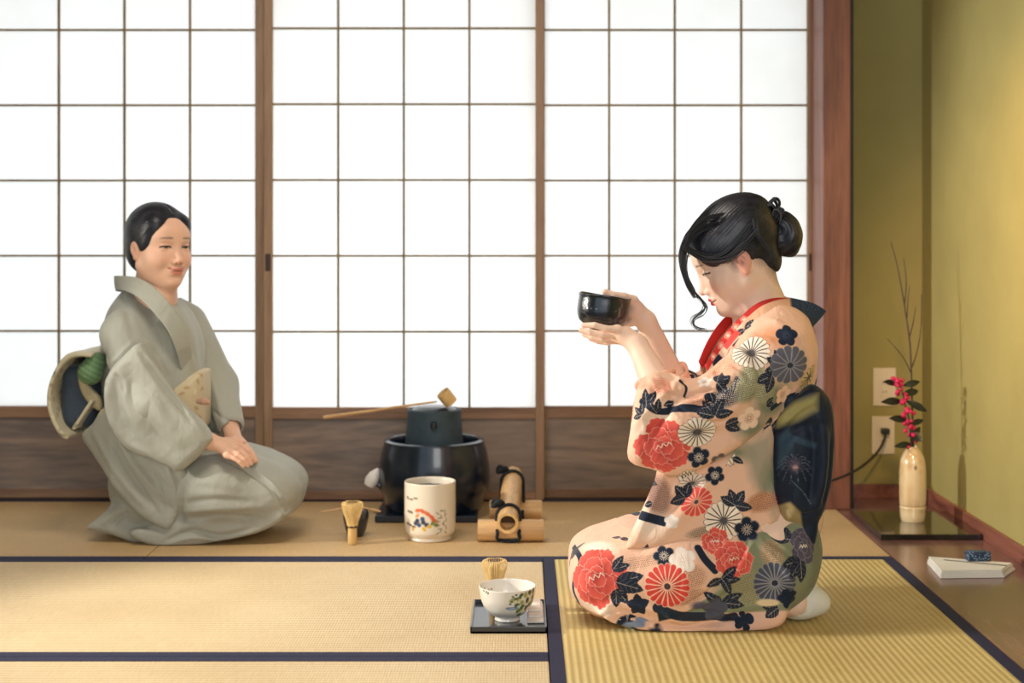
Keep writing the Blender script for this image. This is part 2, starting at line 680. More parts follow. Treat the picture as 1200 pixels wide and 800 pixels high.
        for k in range(3):
            t = 2 * PI * k / 3 + 1.0
            petals.append((math.cos(t) * R * 0.13, math.sin(t) * R * 0.13, R * 0.22, t))
        for i, (x, y, q, t) in enumerate(petals):
            dx, dy = a - x, b - y
            rr = np.hypot(dx, dy); th = np.arctan2(dy, dx)
            d = rr - q * (1 + 0.05 * np.cos(6 * th + i) + 0.05 * np.cos(11 * th + 2 * i))
            s.put(m, -d / 0.001, line)
            out = np.clip(((dx * math.cos(t) + dy * math.sin(t)) / q + 1) / 2, 0, 1)[:, None]
            cc = srgb(dark) * (1 - out) ** 1.3 * 0.95 + srgb(col) * (1 - (1 - out) ** 1.3 * 0.95)
            s.put(m, (-d - 0.0009) / 0.001, cc)
        r = np.hypot(a, b)
        zig = np.abs(b - np.abs(((a / (R * 0.09)) % 2) - 1) * R * 0.12 + R * 0.05)
        s.put(m, np.where((np.abs(a) < R * 0.27), (0.0016 - zig) / 0.0008, 0), (252, 236, 216))

    def leaf(s, c, L, W, ang=0.0, col=(28, 38, 58), line=(214, 204, 192), veins=True):
        """pointed leaf growing from c along ang"""
        p, nn = s._c(c)
        if p is None: return
        m, a, b = s.local(p, nn, L, ang)
        if not len(m): return
        t = np.clip(a / L, 0, 1)
        w = W * 0.5 * np.sin(PI * t ** 0.8) ** 0.8 * (1 + 0.10 * np.abs(np.sin(t * 16)))
        d = np.where((a > 0) & (a < L), np.abs(b) - w, 1)
        s.put(m, -d / 0.0009, col)
        if veins:
            al = np.where((d < -0.0006) & (a < L * 0.8), 0.75 * (0.0007 - np.abs(b)) / 0.0006, 0)
            v = np.abs(((a - np.abs(b) * 0.9) / (L * 0.2)) % 1 - 0.5) * L * 0.2
            al = np.maximum(al, np.where((d < -0.0016) & (L > .03), 0.35 * (0.0006 - v) / 0.0006, 0))
            s.put(m, al, line)

    def leaves(s, c, L, angs, W=None, **k):
        L *= 1.2; W = W * 1.2 if W else None
        for g in angs: s.leaf(c, L, W or L * 0.45, math.radians(g), **k)

    def band(s, pts, w, col=(28, 40, 60), soft=0.0012, w1=None, dots=None):
        """strip along a pixel polyline; w in metres"""
        Q = []
        pp = smooth_path(pts, 6) if len(pts) > 2 else np.linspace(pts[0], pts[1], 10)
        for q in pp:
            p, n = hit(s.bvh, q[0], q[1])
            if p is not None: Q.append(p)
        if len(Q) < 2: return
        Q = np.array(Q)
        c = Q.mean(0); r = np.linalg.norm(Q - c, axis=1).max() + w
        m = s.near(c, r)
        if not len(m): return
        P = s.V[m]; best = np.full(len(m), 1e9)
        for i in range(len(Q) - 1):
            a = Q[i]; ab = Q[i + 1] - a
            if ab @ ab > 0.06 ** 2: continue
            t = np.clip((P - a) @ ab / (ab @ ab + 1e-12), 0, 1)
            ww = w if w1 is None else w + (w1 - w) * (i + t) / (len(Q) - 1)
            best = np.minimum(best, np.linalg.norm(P - a - t[:, None] * ab, axis=1) - ww / 2)
        al = -best / soft
        s.put(m, al, col)
        if dots is not None: s.dots(m, np.clip(al, 0, 1), dots)

    def patch(s, c, rx, ry, ang=0.0, col=(120, 125, 105), soft=0.35, amount=1.0, dots=None, dot_scale=0.0042):
        """soft-edged dyed cloud, optionally with small tie-dye dots"""
        p, nn = s._c(c)
        if p is None: return
        R = max(rx, ry)
        m, a, b = s.local(p, nn, R, ang)
        if not len(m): return
        q = np.hypot(a / rx, b / ry)
        al = np.clip((1 - q) / soft, 0, 1) * amount
        s.put(m, al, col)
        if dots is not None: s.dots(m, al, dots, a, b, dot_scale)

    def dots(s, m, al, col, a=None, b=None, sc=0.0042):
        if a is None:
            P = s.V[m]; a = P[:, 0] + 0.5 * P[:, 1]; b = P[:, 2] + 0.3 * P[:, 1]
        u = a / sc; v = b / sc
        row = np.floor(v); fx = (u + 0.5 * (row % 2)) % 1 - 0.5; fy = v % 1 - 0.5
        s.put(m, np.where(fx * fx + fy * fy < 0.10, al, 0), col)

    def poly(s, pix, col, soft=1.0, amount=1.0, dots=None, facing=True):
        """region whose outline is given in pixels where it shows on the surface (visible side only)"""
        P = np.array(pix, float)
        v = s.V - EYE
        x = CX + FPX * v[:, 0] / v[:, 1]; y = CY - FPX * v[:, 2] / v[:, 1]
        lo = P.min(0) - 3; hi = P.max(0) + 3
        m = np.where((x > lo[0]) & (x < hi[0]) & (y > lo[1]) & (y < hi[1]) & ((s.N * v).sum(1) < 0.0))[0]
        if not len(m): return
        x = x[m]; y = y[m]
        d = np.full(len(m), 1e9); inside = np.zeros(len(m), bool)
        for i in range(len(P)):
            a = P[i]; b = P[(i + 1) % len(P)]
            e = b - a
            t = np.clip(((x - a[0]) * e[0] + (y - a[1]) * e[1]) / (e @ e + 1e-9), 0, 1)
            d = np.minimum(d, np.hypot(x - a[0] - t * e[0], y - a[1] - t * e[1]))
            c = (a[1] > y) != (b[1] > y)
            inside ^= c & (x < (b[0] - a[0]) * (y - a[1]) / (b[1] - a[1] + 1e-12) + a[0])
        d = np.where(inside, d, -d)
        al = np.clip(d / soft + 0.5, 0, 1) * amount
        s.put(m, al, col)
        if dots is not None: s.dots(m, al, dots)
# ================================================================ ROOM
BACK, RIGHT, LEFT, CEIL, REAR = 4.74, 1.33, -3.5, 2.45, -1.2
WARP = {}


def tatami_mat_material(name, axis, c1, c2):
    """woven rush: fine ribs along the mat's length"""
    m, nt, b = new_mat(name)
    b.inputs['Roughness'].default_value = 0.55
    b.inputs['Specular IOR Level'].default_value = 0.35
    tc = node(nt, 'ShaderNodeTexCoord')
    sx = node(nt, 'ShaderNodeSeparateXYZ')
    nt.links.new(tc.outputs['Object'], sx.inputs[0])
    across = sx.outputs['X' if axis == 'y' else 'Y']
    along = sx.outputs['Y' if axis == 'y' else 'X']
    # ribs about 15 mm apart
    f = node(nt, 'ShaderNodeMath', operation='MULTIPLY'); f.inputs[1].default_value = 2 * PI / 0.0152
    nt.links.new(across, f.inputs[0])
    sn = node(nt, 'ShaderNodeMath', operation='SINE'); nt.links.new(f.outputs[0], sn.inputs[0])
    # rush strands across, a few mm
    g = node(nt, 'ShaderNodeMath', operation='MULTIPLY'); g.inputs[1].default_value = 2 * PI / 0.006
    nt.links.new(along, g.inputs[0])
    sg = node(nt, 'ShaderNodeMath', operation='SINE'); nt.links.new(g.outputs[0], sg.inputs[0])
    nz = node(nt, 'ShaderNodeTexNoise', Scale=2.5, Detail=3.0)
    nt.links.new(tc.outputs['Object'], nz.inputs['Vector'])
    mp = node(nt, 'ShaderNodeMapping'); mp.inputs['Scale'].default_value = (20, 400, 1) if axis == 'y' else (400, 20, 1)
    nt.links.new(tc.outputs['Object'], mp.inputs['Vector'])
    nf = node(nt, 'ShaderNodeTexNoise', Scale=1.0, Detail=3.0); nt.links.new(mp.outputs[0], nf.inputs['Vector'])
    a1 = node(nt, 'ShaderNodeMath', operation='MULTIPLY_ADD'); a1.inputs[1].default_value = 0.24
    nt.links.new(sn.outputs[0], a1.inputs[0]); nt.links.new(nf.outputs['Fac'], a1.inputs[2])
    a2 = node(nt, 'ShaderNodeMath', operation='ADD'); nt.links.new(a1.outputs[0], a2.inputs[0]); nt.links.new(nz.outputs['Fac'], a2.inputs[1])
    rp = node(nt, 'ShaderNodeValToRGB'); e = rp.color_ramp.elements
    e[0].position, e[1].position = 0.55, 1.45
    mid = node(nt, 'ShaderNodeMapRange'); mid.inputs['From Min'].default_value = 0.55; mid.inputs['From Max'].default_value = 1.4
    nt.links.new(a2.outputs[0], mid.inputs['Value'])
    e[0].position, e[1].position = 0.0, 1.0
    e[0].color, e[1].color = rgba(c1), rgba(c2)
    nt.links.new(mid.outputs[0], rp.inputs[0]); nt.links.new(rp.outputs[0], b.inputs['Base Color'])
    h = node(nt, 'ShaderNodeMath', operation='MULTIPLY_ADD'); h.inputs[1].default_value = 0.25
    nt.links.new(sg.outputs[0], h.inputs[0]); nt.links.new(sn.outputs[0], h.inputs[2])
    bp = node(nt, 'ShaderNodeBump', Strength=0.35, Distance=0.0016)
    nt.links.new(h.outputs[0], bp.inputs['Height']); nt.links.new(bp.outputs[0], b.inputs['Normal'])
    return m


M = {}
M['rush_x'] = tatami_mat_material('rush_lengthwise_x', 'x', (196, 172, 132), (226, 206, 168))
M['rush_x_tan'] = tatami_mat_material('rush_tan', 'x', (180, 150, 106), (212, 182, 136))  # same rush in a darker tan, for the back row
M['rush_y'] = tatami_mat_material('rush_lengthwise_y', 'y', (184, 160, 102), (222, 202, 138))
M['heri'] = plain('mat_border_cloth', (30, 34, 66), rough=0.8, var=0.15, scale=60, bump=0.2, bscale=500)
M['sub'] = wood('floor_boards', (92, 66, 44), (130, 98, 66), axis='x')
M['alcove'] = wood('alcove_floor_wood', (98, 70, 66), (140, 102, 94), axis='y', rough=0.22, coat=0.35, scale=6)
M['post'] = wood('post_wood', (104, 62, 48), (146, 92, 70), axis='z', rough=0.45, scale=5)
M['sash'] = wood('screen_frame_wood', (136, 108, 84), (170, 138, 110), axis='z', rough=0.5, scale=6)
M['sash_h'] = wood('screen_rail_wood', (120, 90, 70), (156, 122, 96), axis='x', rough=0.5, scale=6)
M['lattice'] = wood('lattice_wood', (116, 96, 62), (150, 126, 86), axis='z', rough=0.6)
M['kick'] = wood('kickboard_wood', (112, 102, 98), (158, 138, 124), axis='x', rough=0.5, scale=5, dist=14, detail=6, stretch=6)
M['sill'] = plain('dark_sill', (44, 36, 36), rough=0.6, var=0.15)
M['plaster'] = plain('olive_plaster', (158, 150, 98), rough=0.95, spec=0.1, var=0.06, scale=5, bump=0.25, bscale=220)
M['ceiling'] = wood('ceiling_boards', (150, 116, 78), (186, 150, 108), axis='y')
M['skirt'] = wood('skirting_wood', (110, 66, 58), (142, 90, 76), axis='y', rough=0.4)
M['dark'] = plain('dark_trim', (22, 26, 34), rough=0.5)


def paper_material():
    m, nt, b = new_mat('screen_paper')
    nt.nodes.remove(b)
    out = [n for n in nt.nodes if n.type == 'OUTPUT_MATERIAL'][0]
    tc = node(nt, 'ShaderNodeTexCoord')
    nz = node(nt, 'ShaderNodeTexNoise', Scale=9.0, Detail=8.0); nt.links.new(tc.outputs['Object'], nz.inputs['Vector'])
    rp = node(nt, 'ShaderNodeValToRGB'); e = rp.color_ramp.elements
    e[0].position, e[1].position = 0.3, 0.7
    e[0].color, e[1].color = rgba((244, 242, 236)), rgba((249, 247, 242))
    nt.links.new(nz.outputs['Fac'], rp.inputs[0])
    d = node(nt, 'ShaderNodeBsdfDiffuse'); t = node(nt, 'ShaderNodeBsdfTranslucent')
    nt.links.new(rp.outputs[0], d.inputs['Color']); nt.links.new(rp.outputs[0], t.inputs['Color'])
    mx = node(nt, 'ShaderNodeMixShader'); mx.inputs[0].default_value = 0.55
    nt.links.new(d.outputs[0], mx.inputs[1]); nt.links.new(t.outputs[0], mx.inputs[2])
    nt.links.new(mx.outputs[0], out.inputs['Surface'])
    return m


M['paper'] = paper_material()


def struct(name, mb, mat, label=None, cat=None, **k):
    o = mb.build(name, mat, **k)
    tag(o, label, cat, kind='structure')
    return o


# floor beneath the mats
struct('floor', MB().box(LEFT, RIGHT, REAR, BACK + 0.1, -0.09, -0.056), M['sub'], 'boarded floor beneath the straw mats', 'floor')
struct('floor_alcove', MB().box(1.0015, RIGHT, 1.6, BACK, -0.055, 0.0, 0.002), M['alcove'], 'reddish polished wood strip of floor between mats and olive wall', 'floor')
struct('wall_right', MB().box(RIGHT, RIGHT + 0.1, REAR, BACK + 0.1, -0.09, CEIL), M['plaster'], 'gold olive plaster wall on the right', 'wall')
struct('wall_back', MB().box(1.0, RIGHT, BACK, BACK + 0.1, -0.055, CEIL), M['plaster'], 'narrow shaded olive plaster wall behind the flower vase', 'wall')
struct('wall_back_upper', MB().box(LEFT, 1.0, BACK - 0.04, BACK + 0.1, 1.86, CEIL), M['plaster'], 'plaster wall above the paper screens', 'wall')
struct('wall_left', MB().box(LEFT - 0.1, LEFT, REAR, BACK + 0.1, -0.09, CEIL), M['plaster'], 'plaster wall on the far left', 'wall')
struct('ceiling', MB().box(LEFT - 0.1, RIGHT + 0.1, REAR, BACK + 0.1, CEIL, CEIL + 0.05), M['ceiling'], 'boarded wooden ceiling', 'ceiling')
struct('baseboard_right', MB().box(RIGHT - 0.012, RIGHT, 1.6, BACK - 0.012, 0.0, 0.046, 0.001), M['skirt'], 'reddish wooden skirting along the gold wall', 'baseboard')
struct('baseboard_back', MB().box(1.06, RIGHT - 0.012, BACK - 0.012, BACK, 0.0, 0.046, 0.001), M['skirt'], 'reddish wooden skirting under the two wall plates', 'baseboard')
struct('trim_1', MB().box(0.957, 1.045, 4.53, BACK, 0.0, CEIL, 0.004), M['post'], 'reddish brown wooden corner post beside the paper screens', 'post')
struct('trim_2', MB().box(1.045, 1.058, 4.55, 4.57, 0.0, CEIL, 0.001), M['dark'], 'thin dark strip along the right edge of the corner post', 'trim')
struct('trim_3', MB().box(LEFT, 0.957, BACK - 0.05, BACK + 0.07, -0.056, 0.004, 0.002), M['sill'], 'dark wooden sill under the paper screens', 'sill')
struct('trim_4', MB().box(LEFT, 0.957, BACK - 0.05, BACK + 0.07, 1.80, 1.86, 0.002), M['sash_h'], 'wooden lintel above the paper screens', 'lintel')

# tatami mats
def mat(x0, x1, y0, y1, axis, mkey, label):
    c = ((x0 + x1) / 2, (y0 + y1) / 2, -0.055)
    t = empty('tatami_mat', c, label, 'tatami mat', 'tatami mats covering the floor')
    g = 0.0012; w = 0.031
    if axis == 'x':
        MB().box(x0 + g, x1 - g, y0 + w, y1 - w, -0.055, 0.0, 0.0015).build('rush_cover', M[mkey], t)
        for a, b in ((y0 + g, y0 + w), (y1 - w, y1 - g)):
            MB().box(x0 + g, x1 - g, a, b, -0.055, 0.0012, 0.001).build('cloth_border', M['heri'], t)
    else:
        MB().box(x0 + w, x1 - w, y0 + g, y1 - g, -0.055, 0.0, 0.0015).build('rush_cover', M[mkey], t)
        for a, b in ((x0 + g, x0 + w), (x1 - w, x1 - g)):
            MB().box(a, b, y0 + g, y1 - g, -0.055, 0.0012, 0.001).build('cloth_border', M['heri'], t)
    return t


mat(-1.02, 1.0, 3.83, 4.70, 'x', 'rush_x_tan', 'tan straw mat under the black kettle, running along the paper screens')
mat(-2.60, -1.02, 3.83, 4.70, 'x', 'rush_x_tan', 'tan straw mat under the grey kimono woman at the far left')
mat(-1.745, 0.055, 2.935, 3.83, 'x', 'rush_x', 'pale straw mat at left that the black tray stands on')
mat(-1.745, 0.055, 2.04, 2.935, 'x', 'rush_x', 'pale straw mat nearest the camera at bottom left')
mat(0.055, 1.0, 2.03, 3.83, 'y', 'rush_y', 'golden ribbed straw mat under the woman raising the bowl')


# paper screens: four sliding panels
X_ = lambda px, d: (px - CX) * d / FPX
def screen(n, xa, xb, y, cols, stile=(0.028, 0.028), pull=None, label=''):
    """xa..xb outer edges, cols = x of the lattice uprights"""
    r = bpy.data.objects.new('door_%d' % n, None); COL.objects.link(r); r.location = ((xa + xb) / 2, y, 0.004)
    tag(r, label, 'paper screen', kind='structure')
    z0, zp, top = 0.0045, 0.307, 1.80
    yb = y + 0.028
    MB().box(xa, xa + stile[0], y, yb, z0, top, 0.002).build('frame_upright', M['sash'], r)
    MB().box(xb - stile[1], xb, y, yb, z0, top, 0.002).build('frame_upright', M['sash'], r)
    a, b = xa + stile[0], xb - stile[1]
    MB().box(a, b, y + 0.001, yb - 0.001, z0, 0.032, 0.0015).build('bottom_rail', M['sash_h'], r)
    MB().box(a, b, y + 0.001, yb - 0.001, 0.270, zp, 0.0015).build('middle_rail', M['sash_h'], r)
    MB().box(a, b, y + 0.001, yb - 0.001, top - 0.035, top, 0.0015).build('top_rail', M['sash_h'], r)
    MB().box(a, b, y + 0.010, y + 0.017, 0.031, 0.272).build('kickboard', M['kick'], r)
    l = MB()
    for x in cols:
        l.box(x - 0.0037, x + 0.0037, y + 0.008, y + 0.016, zp, top - 0.03)
    z = zp + 0.2485
    while z < top - 0.06:
        l.box(a, b, y + 0.006, y + 0.014, z - 0.0034, z + 0.0034); z += 0.2492
    l.build('lattice', M['lattice'], r)
    p = MB().add([(a - .004, y + 0.0165, zp - .004), (b + .004, y + 0.0165, zp - .004), (b + .004, y + 0.0165, top - .03), (a - .004, y + 0.0165, top - .03)], [(0, 1, 2, 3)])
    p.build('paper', M['paper'], r)
    for px in (pull or []):
        MB().box(px - 0.009, px + 0.009, y - 0.0015, y + 0.003, 0.755, 0.812, 0.0012).build('finger_pull', M['dark_bronze'], r)
    return r


struct('trim_5', MB().box(X_(299.6, 4.706), X_(318, 4.706), 4.7045, 4.7105, 0.006, 1.79), M['sash'], 'wooden strip closing the gap between the sliding screens', 'trim')
M['dark_bronze'] = plain('finger_pull_metal', (70, 56, 48), rough=0.45, metal=0.3)
X = lambda px, d=4.715: (px - CX) * d / FPX
screen(1, X(-22), X(309), 4.712, [X(68), X(145), X(222)], pull=[X(304.5)], label='left sliding paper screen behind the woman in grey')
screen(2, X(309.0, 4.675), X(637.5, 4.675), 4.675, [X(396, 4.68), X(473, 4.68), X(550, 4.68)], pull=[X(314, 4.675)], label='middle sliding paper screen behind the kettle')
screen(3, X(628.5), X(956), 4.712, [X(714), X(791), X(869)], pull=[X(951)], label='right sliding paper screen behind the raised bowl')
screen(4, X(-345, 4.675), X(-12, 4.675), 4.675, [X(-256), X(-179), X(-102)], label='far left sliding paper screen')

# ---------------------------------------------------------------- light
def area(name, loc, target, size, power, color, shape='RECTANGLE', sy=None, spread=None):
    l = bpy.data.lights.new(name, 'AREA'); l.shape = shape; l.size = size
    if sy: l.size_y = sy
    l.energy = power; l.color = color
    if spread: l.spread = spread
    o = bpy.data.objects.new(name, l); COL.objects.link(o); o.location = loc
    o.rotation_euler = (Vector(target) - Vector(loc)).to_track_quat('-Z', 'Y').to_euler()
    return o


# daylight falling on the outside of the paper screens
area('daylight', (-0.9, 5.7, 1.05), (-0.9, 0, 1.05), 6.0, 40, (0.99, 0.99, 0.98), sy=2.6)
area('daylight_low', (-0.35, 5.45, 0.55), (-0.35, 0, 0.62), 1.5, 5.5, (0.95, 0.98, 1.0), sy=0.7)
# standing lamp out of frame at the left of the room
sl = bpy.data.lights.new('key_lamp', 'SPOT'); sl.energy = 470; sl.color = (1.0, 0.93, 0.82); sl.shadow_soft_size = 0.10
sl.spot_size = math.radians(50); sl.spot_blend = 0.55
so = bpy.data.objects.new('key_lamp', sl); COL.objects.link(so); so.location = (-3.1, 3.08, 1.16)
so.rotation_euler = (Vector((0.7, 3.22, 0.42)) - Vector(so.location)).to_track_quat('-Z', 'Y').to_euler()
# added overhead fill, lifts the floor, shoulders and hair tops
area('overhead_fill', (-0.6, 3.0, 2.4), (-0.6, 3.0, 0), 0.9, 27, (1.0, 0.90, 0.76))
# warm lamp of the alcove, high on the right
al_ = bpy.data.lights.new('alcove_lamp', 'SPOT'); al_.energy = 190; al_.color = (1.0, 0.62, 0.30); al_.shadow_soft_size = 0.08; al_.spot_size = math.radians(58); al_.spot_blend = 1.0
ao = bpy.data.objects.new('alcove_lamp', al_); COL.objects.link(ao); ao.location = (0.75, 2.6, 1.45)
ao.rotation_euler = (Vector((1.33, 3.42, 0.98)) - Vector(ao.location)).to_track_quat('-Z', 'Y').to_euler()

W = bpy.data.worlds.new('World'); SC.world = W; W.use_nodes = True
W.node_tree.nodes['Background'].inputs[0].default_value = (0.74, 0.87, 1.0, 1)
W.node_tree.nodes['Background'].inputs[1].default_value = 1.15
area('rear_fill', (0.7, -0.9, 1.7), (-0.4, 4.0, 0.4), 1.6, 44, (1.0, 0.97, 0.93), sy=1.2)  # added soft fill from behind the camera, not a window

cam = bpy.data.cameras.new('camera'); co = bpy.data.objects.new('camera', cam); COL.objects.link(co)
co.location = (0, 0, CAMZ); co.rotation_euler = (PI / 2, 0, 0)
cam.sensor_width = 36; cam.lens = FPX * 36 / 1200
cam.shift_x = -(CX - 600) / 1200; cam.shift_y = -(400 - CY) / 1200
cam.clip_start = 0.05; cam.clip_end = 60
cam.dof.use_dof = True; cam.dof.focus_distance = 3.27; cam.dof.aperture_fstop = 2.8
SC.camera = co
SC.view_settings.view_transform = 'Standard'
try: SC.view_settings.look = 'None'
except Exception: pass
SC.view_settings.gamma = 1.0; SC.view_settings.use_curve_mapping = False; SC.view_settings.exposure = 0.0
SC.cycles.use_denoising = True
SC.cycles.max_bounces = 7; SC.cycles.diffuse_bounces = 4; SC.cycles.glossy_bounces = 3
SC.cycles.sample_clamp_indirect = 6.0
# ================================================================ THINGS
M['black_lacquer'] = plain('black_lacquer', (14, 28, 42), rough=0.30, coat=0.6, spec=0.6)
M['black_gloss'] = plain('glossy_black_board', (6, 13, 18), rough=0.06, coat=1.0, spec=0.5)
M['furo'] = plain('brazier_glaze', (10, 26, 44), rough=0.28, coat=0.4, var=0.2, scale=20)
M['iron'] = plain('kettle_iron', (58, 74, 84), rough=0.6, spec=0.4, metal=0.2, var=0.15, scale=30, bump=0.3, bscale=240)
M['bamboo'] = wood('bamboo_dry', (184, 142, 92), (216, 178, 126), axis='x', rough=0.45, scale=8)
M['bamboo_y'] = wood('bamboo_lengthwise', (184, 142, 92), (216, 178, 126), axis='y', rough=0.45, scale=8)
M['bamboo_z'] = wood('bamboo_split', (200, 160, 96), (230, 196, 136), axis='z', rough=0.5, scale=10)
M['bamboo_in'] = plain('bamboo_hollow', (84, 64, 46), rough=0.9, var=0.2)
M['tines'] = plain('whisk_tines', (230, 200, 136), rough=0.5, var=0.12, scale=80)
M['cord'] = plain('black_cord', (18, 26, 34), rough=0.85, bump=0.4, bscale=300)
M['white'] = plain('white_porcelain', (232, 228, 222), rough=0.25, coat=0.4)
M['paper_white'] = plain('white_paper', (226, 224, 216), rough=0.85, var=0.03)
M['linen'] = plain('white_linen', (232, 226, 218), rough=0.9, bump=0.3, bscale=260)
M['plate'] = plain('outlet_plastic', (222, 212, 190), rough=0.4, var=0.02)
M['cable'] = plain('cable_rubber', (38, 44, 46), rough=0.5)
M['leaf'] = plain('dark_leaf', (26, 38, 32), rough=0.4, var=0.25, scale=40)
M['berry'] = plain('magenta_blossom', (188, 30, 84), rough=0.5, var=0.25, scale=60)
M['twig'] = plain('bare_twig', (66, 56, 52), rough=0.8, var=0.2, scale=60)
M['thread'] = plain('whisk_thread', (66, 44, 30), rough=0.8)
M['tea'] = plain('whisked_tea', (92, 116, 60), rough=0.6)


def painted(name, rough=0.25, coat=0.4, bump=0.0):
    m = cloth_mat(name, rough=rough, weave=bump, sheen=0.0, spec=0.5)
    b = m.node_tree.nodes['Principled BSDF']
    b.inputs['Coat Weight'].default_value = coat; b.inputs['Coat Roughness'].default_value = 0.1
    return m


def lathe_np(prof, c, n=160, m=8):
    """dense turned shape for painting: V, F (quads), N"""
    pr = smooth_path([(a, 0, b) for a, b in prof], m)[:, [0, 2]]
    th = np.linspace(0, 2 * PI, n, endpoint=False)
    V = np.array([[r * math.cos(t) + c[0], r * math.sin(t) + c[1], z + c[2]] for r, z in pr for t in th])
    k = len(pr); F = []
    i = np.arange(k - 1)[:, None]; j = np.arange(n)[None]
    F = np.stack([i * n + j, i * n + (j + 1) % n, (i + 1) * n + (j + 1) % n, (i + 1) * n + j], -1).reshape(-1, 4)
    return V, F, normals(V, F)


# ---- black brazier with an iron kettle sunk in it
bx, by = at(509, 0, 4.46)[0], 4.46
br = empty('brazier', (bx, by, 0), 'large glossy black brazier standing by the paper screens with a grey kettle in it', 'brazier')
MB().lathe([(0.0, 0.023), (0.148, 0.023), (0.153, 0.03), (0.156, 0.06), (0.170, 0.082), (0.1745, 0.11), (0.1730, 0.15), (0.166, 0.195), (0.157, 0.222), (0.156, 0.232),
            (0.146, 0.236), (0.139, 0.233), (0.136, 0.222), (0.140, 0.19), (0.10, 0.15), (0.0, 0.15)], (bx, by, 0), n=64).build('bowl', M['furo'], br, smooth=True)
MB().box(bx - 0.172, bx + 0.140, by - 0.145, by + 0.15, 0.0012, 0.022, 0.004).build('base_board', M['furo'], br)
p = at(437, 560, 4.42)
kn = MB().lathe([(0.004, -0.03), (0.017, -0.026), (0.022, -0.008), (0.018, 0.012), (0.008, 0.028), (0.003, 0.034)], p, n=20, M=Matrix.Rotation(0.5, 4, 'Y'), cap=True)
o = kn.build('side_knob', M['white'], br, smooth=True); o['label'] = 'white rounded knob on the left side of the black brazier'
MB().tube([at(441, 566, 4.42), at(449, 572, 4.42), at(456, 570, 4.43)], [0.008, 0.012, 0.012], n=12).build('knob_arm', M['furo'], br, smooth=True)

kt = empty('kettle', (bx, by, 0.151), 'grey iron kettle with straight sides sitting inside the black brazier', 'kettle')
KZ = 0.337
MB().lathe([(0.0, 0.152), (0.075, 0.152), (0.090, 0.17), (0.0915, 0.20), (0.088, 0.26), (0.084, 0.318), (0.0845, 0.326), (0.080, 0.330), (0.074, 0.326), (0.072, 0.316), (0.0, 0.312)],
           (bx, by, 0), n=56).build('body', M['iron'], kt, smooth=True)
MB().lathe([(0.0, 0.340), (0.03, 0.340), (0.058, 0.336), (0.070, 0.328), (0.071, 0.318), (0.0, 0.316)], (bx, by, 0), n=48).build('lid', M['furo'], kt, smooth=True)
MB().lathe([(0.003, -0.012), (0.009, -0.010), (0.010, 0), (0.009, 0.010), (0.003, 0.012)], (bx + 0.004, by - 0.0885, 0.288), n=14, cap=True).build('lug', M['furo'], kt, smooth=True)

# ---- bamboo ladle lying over the kettle
c = at(524, 466, 4.42)
ld = empty('ladle', c, 'long bamboo water ladle laid over the grey kettle, its cup upright on the lid', 'ladle')
Mr = Matrix.Rotation(math.radians(-38), 4, 'Y') @ Matrix.Rotation(math.radians(14), 4, 'X')
MB().lathe([(0.0, -0.021), (0.0215, -0.021), (0.0225, 0.0), (0.0225, 0.023), (0.0200, 0.023), (0.0195, -0.017), (0.0, -0.017)], c, n=28, M=Mr).build('cup', M['bamboo_z'], ld, smooth=True)
hp = smooth_path([at(379, 489, 4.36), at(430, 482, 4.37), at(478, 475, 4.39), at(512, 470.5, 4.405)], 6)
hb = MB().tube(hp, list(np.linspace(0.0058, 0.0030, len(hp))), n=8)
hb.build('handle', M['bamboo'], ld, smooth=True)

# ---- white painted water jar
jc = floor_at(504, 631); jc[2] = 0.0012
V, F, N = lathe_np([(0.0, 0.003), (0.055, 0.002), (0.060, 0.0), (0.062, 0.004), (0.061, 0.010), (0.068, 0.018), (0.0725, 0.032), (0.0735, 0.08), (0.0735, 0.15), (0.0735, 0.162),
                    (0.0720, 0.1655), (0.0690, 0.162), (0.0680, 0.15), (0.0670, 0.135), (0.06, 0.132), (0.0, 0.132)], jc, 460, 18)
pt = Paint(V, N, (224, 214, 196), bvh_of(V, F))
for q, a_ in (((490, 598), .2), ((495, 599), -.5), ((501, 602), -.6), ((506, 606), -.7), ((509, 610), -.5)): pt.patch(q, 0.013, 0.0065, a_, (212, 92, 52), 0.35)
pt.patch((489, 604), 0.010, 0.005, .6, (216, 130, 70), .4)
for i, q in enumerate(((487, 613), (491, 615), (496, 612), (500, 615), (495, 608), (489, 610))): pt.patch(q, 0.0085, 0.008, 0, [(40, 56, 92), (54, 78, 120), (50, 60, 80)][i % 3], 0.35)
for i, q in enumerate(((503, 617), (507, 613), (484, 619), (497, 620), (511, 615))): pt.patch(q, 0.009, 0.006, 0.8 * i, [(214, 172, 50), (110, 130, 60), (200, 156, 60)][i % 3], 0.35)
for i in range(16): pt.patch((518 + 5 * math.sin(i * 2.4), 598 + i * 1.8), 0.009, 0.0022, i * 1.3, (124, 126, 108), 0.5)
for q in ((478, 583), (482, 585), (487, 584), (479, 599), (482, 600), (478, 613), (481, 615), (485, 617)): pt.patch(q, 0.010, 0.0036, -0.15, (80, 62, 58), 0.5)
jr = empty('water_jar', jc, 'white ceramic water jar with orange flower painting, in front of the black brazier', 'jar')
sculpt_obj('jar_body', V, F, painted('jar_glaze'), jr, pt.C)
MB().lathe([(0.0, 0.1475), (0.04, 0.1475), (0.0665, 0.146), (0.0665, 0.141), (0.0, 0.141)], jc, n=48).build('lid', M['iron'], jr, smooth=True)


